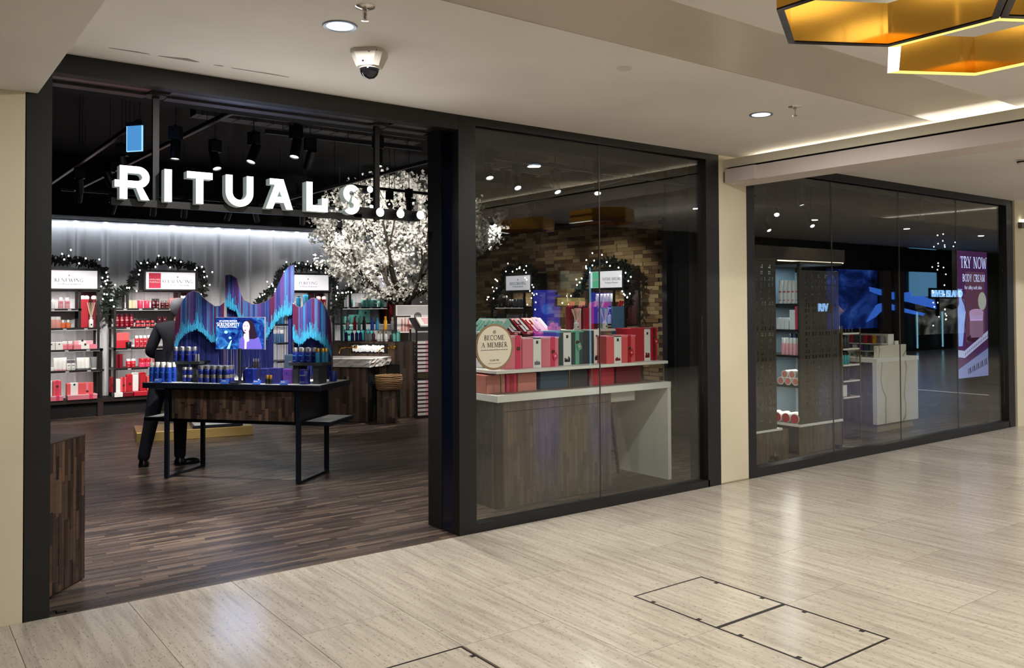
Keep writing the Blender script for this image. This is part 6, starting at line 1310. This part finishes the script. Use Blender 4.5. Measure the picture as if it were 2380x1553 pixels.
for k, c in enumerate(('grey', 'yellow', 'deepred', 'red', 'slate', 'dkgreen', 'red', 'mint')): MC_.put(gbox(c, .058, .1, .105, 'ink'), 'box', 'box', '%s carton on the top tier of the white tiered shelf, %s from its end' % (c.replace('dk', 'dark ').replace('deepred', 'deep red'), ORD[k]), .06, .06 + .066 * k, 1.1225, None, -PI / 2)
for k, c in enumerate(('grey', 'silver', 'slate', 'purple', 'white', 'purple')): MC_.put(gbox(c, .07, .1, .078), 'box', 'box', '%s carton on the middle tier of the white tiered shelf, %s from its end' % (c, ORD[k]), .06, .07 + .085 * k, 1.0225, None, -PI / 2)
for k, c in enumerate(('grey', 'maroon', 'mint', 'maroon', 'mint', 'white')): MC_.put(tube_(c, 'white', .02, .06, .012), 'tube', 'tube', '%s tube under the tiered shelf on the marble counter, %s from its end' % (c, ORD[k]), .02, .07 + .085 * k, .946, None, -PI / 2)
MC_ = XF(10.22, 5.93, 0)
MC_.put(gbox('white', .08, .02, .05), 'card_holder', 'card', 'small white card holder on top of the marble counter panel', .62, .085, 1.1055)
# lit poster
t = thing('digital_poster', 'tall lit purple TRY NOW BODY CREAM poster screen in the second window', 'screen', (12.02, 5.78, .60)); pw, phh = .98, 1.79
B('housing', -.01, .005, -.02, pw + .01, .06, phh + .02, BLKM, t); fp = lambda a, b, d: (a, .005 - d, b)
def pic(nm, pl2, c, d0, s=.5): MB().prism(pl2, 0, d0, fp).build(nm, EM('poster_' + nm, c, s), t)
pic('background', [(0, 0), (pw, 0), (pw, phh), (0, phh)], (110, 62, 120), .002, .42); pic('pictured_panel', [(.25, .5), (.82, .5), (.82, 1.5), (.25, 1.5)], (132, 86, 112), .003, .5)
pic('pictured_table', [(0, 0), (pw, 0), (pw, .42), (0, .12)], (150, 160, 220), .0035, .6); pic('pictured_rail', [(0, .3), (.2, .28), (.95, .56), (.97, .66), (.93, .66), (.2, .38), (0, .4)], (190, 195, 235), .0045, .8)
pic('pictured_vase', [(.03, .45), (.14, .45), (.2, .75), (.24, .92), (.2, 1.02), (.13, 1.1), (.12, 1.22), (.16, 1.25), (.02, 1.25), (.05, 1.2), (.06, 1.05), (.02, .98)], (150, 180, 255), .005, .9)
pic('pictured_jar', [(.36, .62), (.40, .56), (.72, .56), (.76, .62), (.76, .82), (.36, .82)], (168, 128, 160), .005, .6); pic('pictured_lid', ell(.56, .92, .21, .05) , (200, 160, 205), .0055, .8); pic('pictured_lid_side', [(.35, .92), (.77, .92), (.75, .8), (.37, .8)], (196, 170, 220), .005, .8)
pic('pictured_badge', ell(.74, 1.08, .12, .13), (190, 190, 180), .006, .75); pic('pictured_shadow', ell(.56, .55, .3, .06), (92, 52, 76), .004, .4)
for k in range(14): pic('pictured_rail_slot', [(.2 + .055 * k, .31 + .02 * k), (.215 + .055 * k, .315 + .02 * k), (.235 + .055 * k, .36 + .02 * k), (.22 + .055 * k, .355 + .02 * k)], (90, 70, 130), .0055, .5)
for k in range(16): a = .3 + .04 * k; pic('pictured_reeds', [(a, .05 + .008 * k), (a + .02, .05 + .008 * k), (a + .03 * math.sin(k * 2.1), .13 + .01 * k), (a - .01, .12 + .009 * k)], (70, 62, 110), .005, .4)
PT = EM('poster_text', (205, 215, 255), 1.1); serif('lettering', 'TRY NOW', .16, PT, t, (.5, .003, 1.55), SX, SZ, SN, .002, width=.78); serif('lettering', 'BODY CREAM', .10, PT, t, (.5, .003, 1.36), SX, SZ, SN, .002, width=.66); o = text('lettering', 'for silky soft skin', .075, PT, t, (.48, .0015, 1.25), (PI / 2, 0, 0), .0005)
t = thing('fairy_light_curtain', 'string of tiny white fairy lights hanging in the dark beside the lit poster', 'fairy lights', (13.6, 7.0, 0)); rr = random.Random(8)
for k in range(5):
    x = rr.uniform(.2, 1.7); MB().tube([(x, .1 * k, 3.9), (x, .1 * k, 1.2)], .0015, 3).build('wire', RK, t)
    for q in range(7): put('bulb', blb, t, (x + rr.uniform(-.05, .05), .1 * k, rr.uniform(1.25, 2.8)), 0, (.8, .8, .8))
t = thing('scent_bottle', 'small square dark metal dispenser on the floor inside the second window', 'dispenser', (7.22, 5.31, 0), .3); B('body', .0, -.03, 0, .07, .04, .115, mtl('pewter', (84, 84, 80), .3, .8), t); B('box', -.07, -.03, 0, -.005, .03, .085, mtl('pewter'), t); MB().lathe([(.012, .115), (.012, .135), (.005, .14), (.004, .165)], 10, .035, .0).build('nozzle', CHROME, t)
t = thing('power_cable', 'thin pale cable looping on the floor by the gold shelf', 'cable'); MB().tube([(8.75, 5.55, .03), (8.95, 5.5, .006), (9.1, 5.4, .006), (9.08, 5.3, .006), (8.9, 5.28, .006), (8.7, 5.3, .006)], .006, 6).build('cord', mtl('pale_cable', (150, 142, 126), .5), t); B('plug', 8.72, 5.53, 0, 8.78, 5.58, .05, BLK, t)
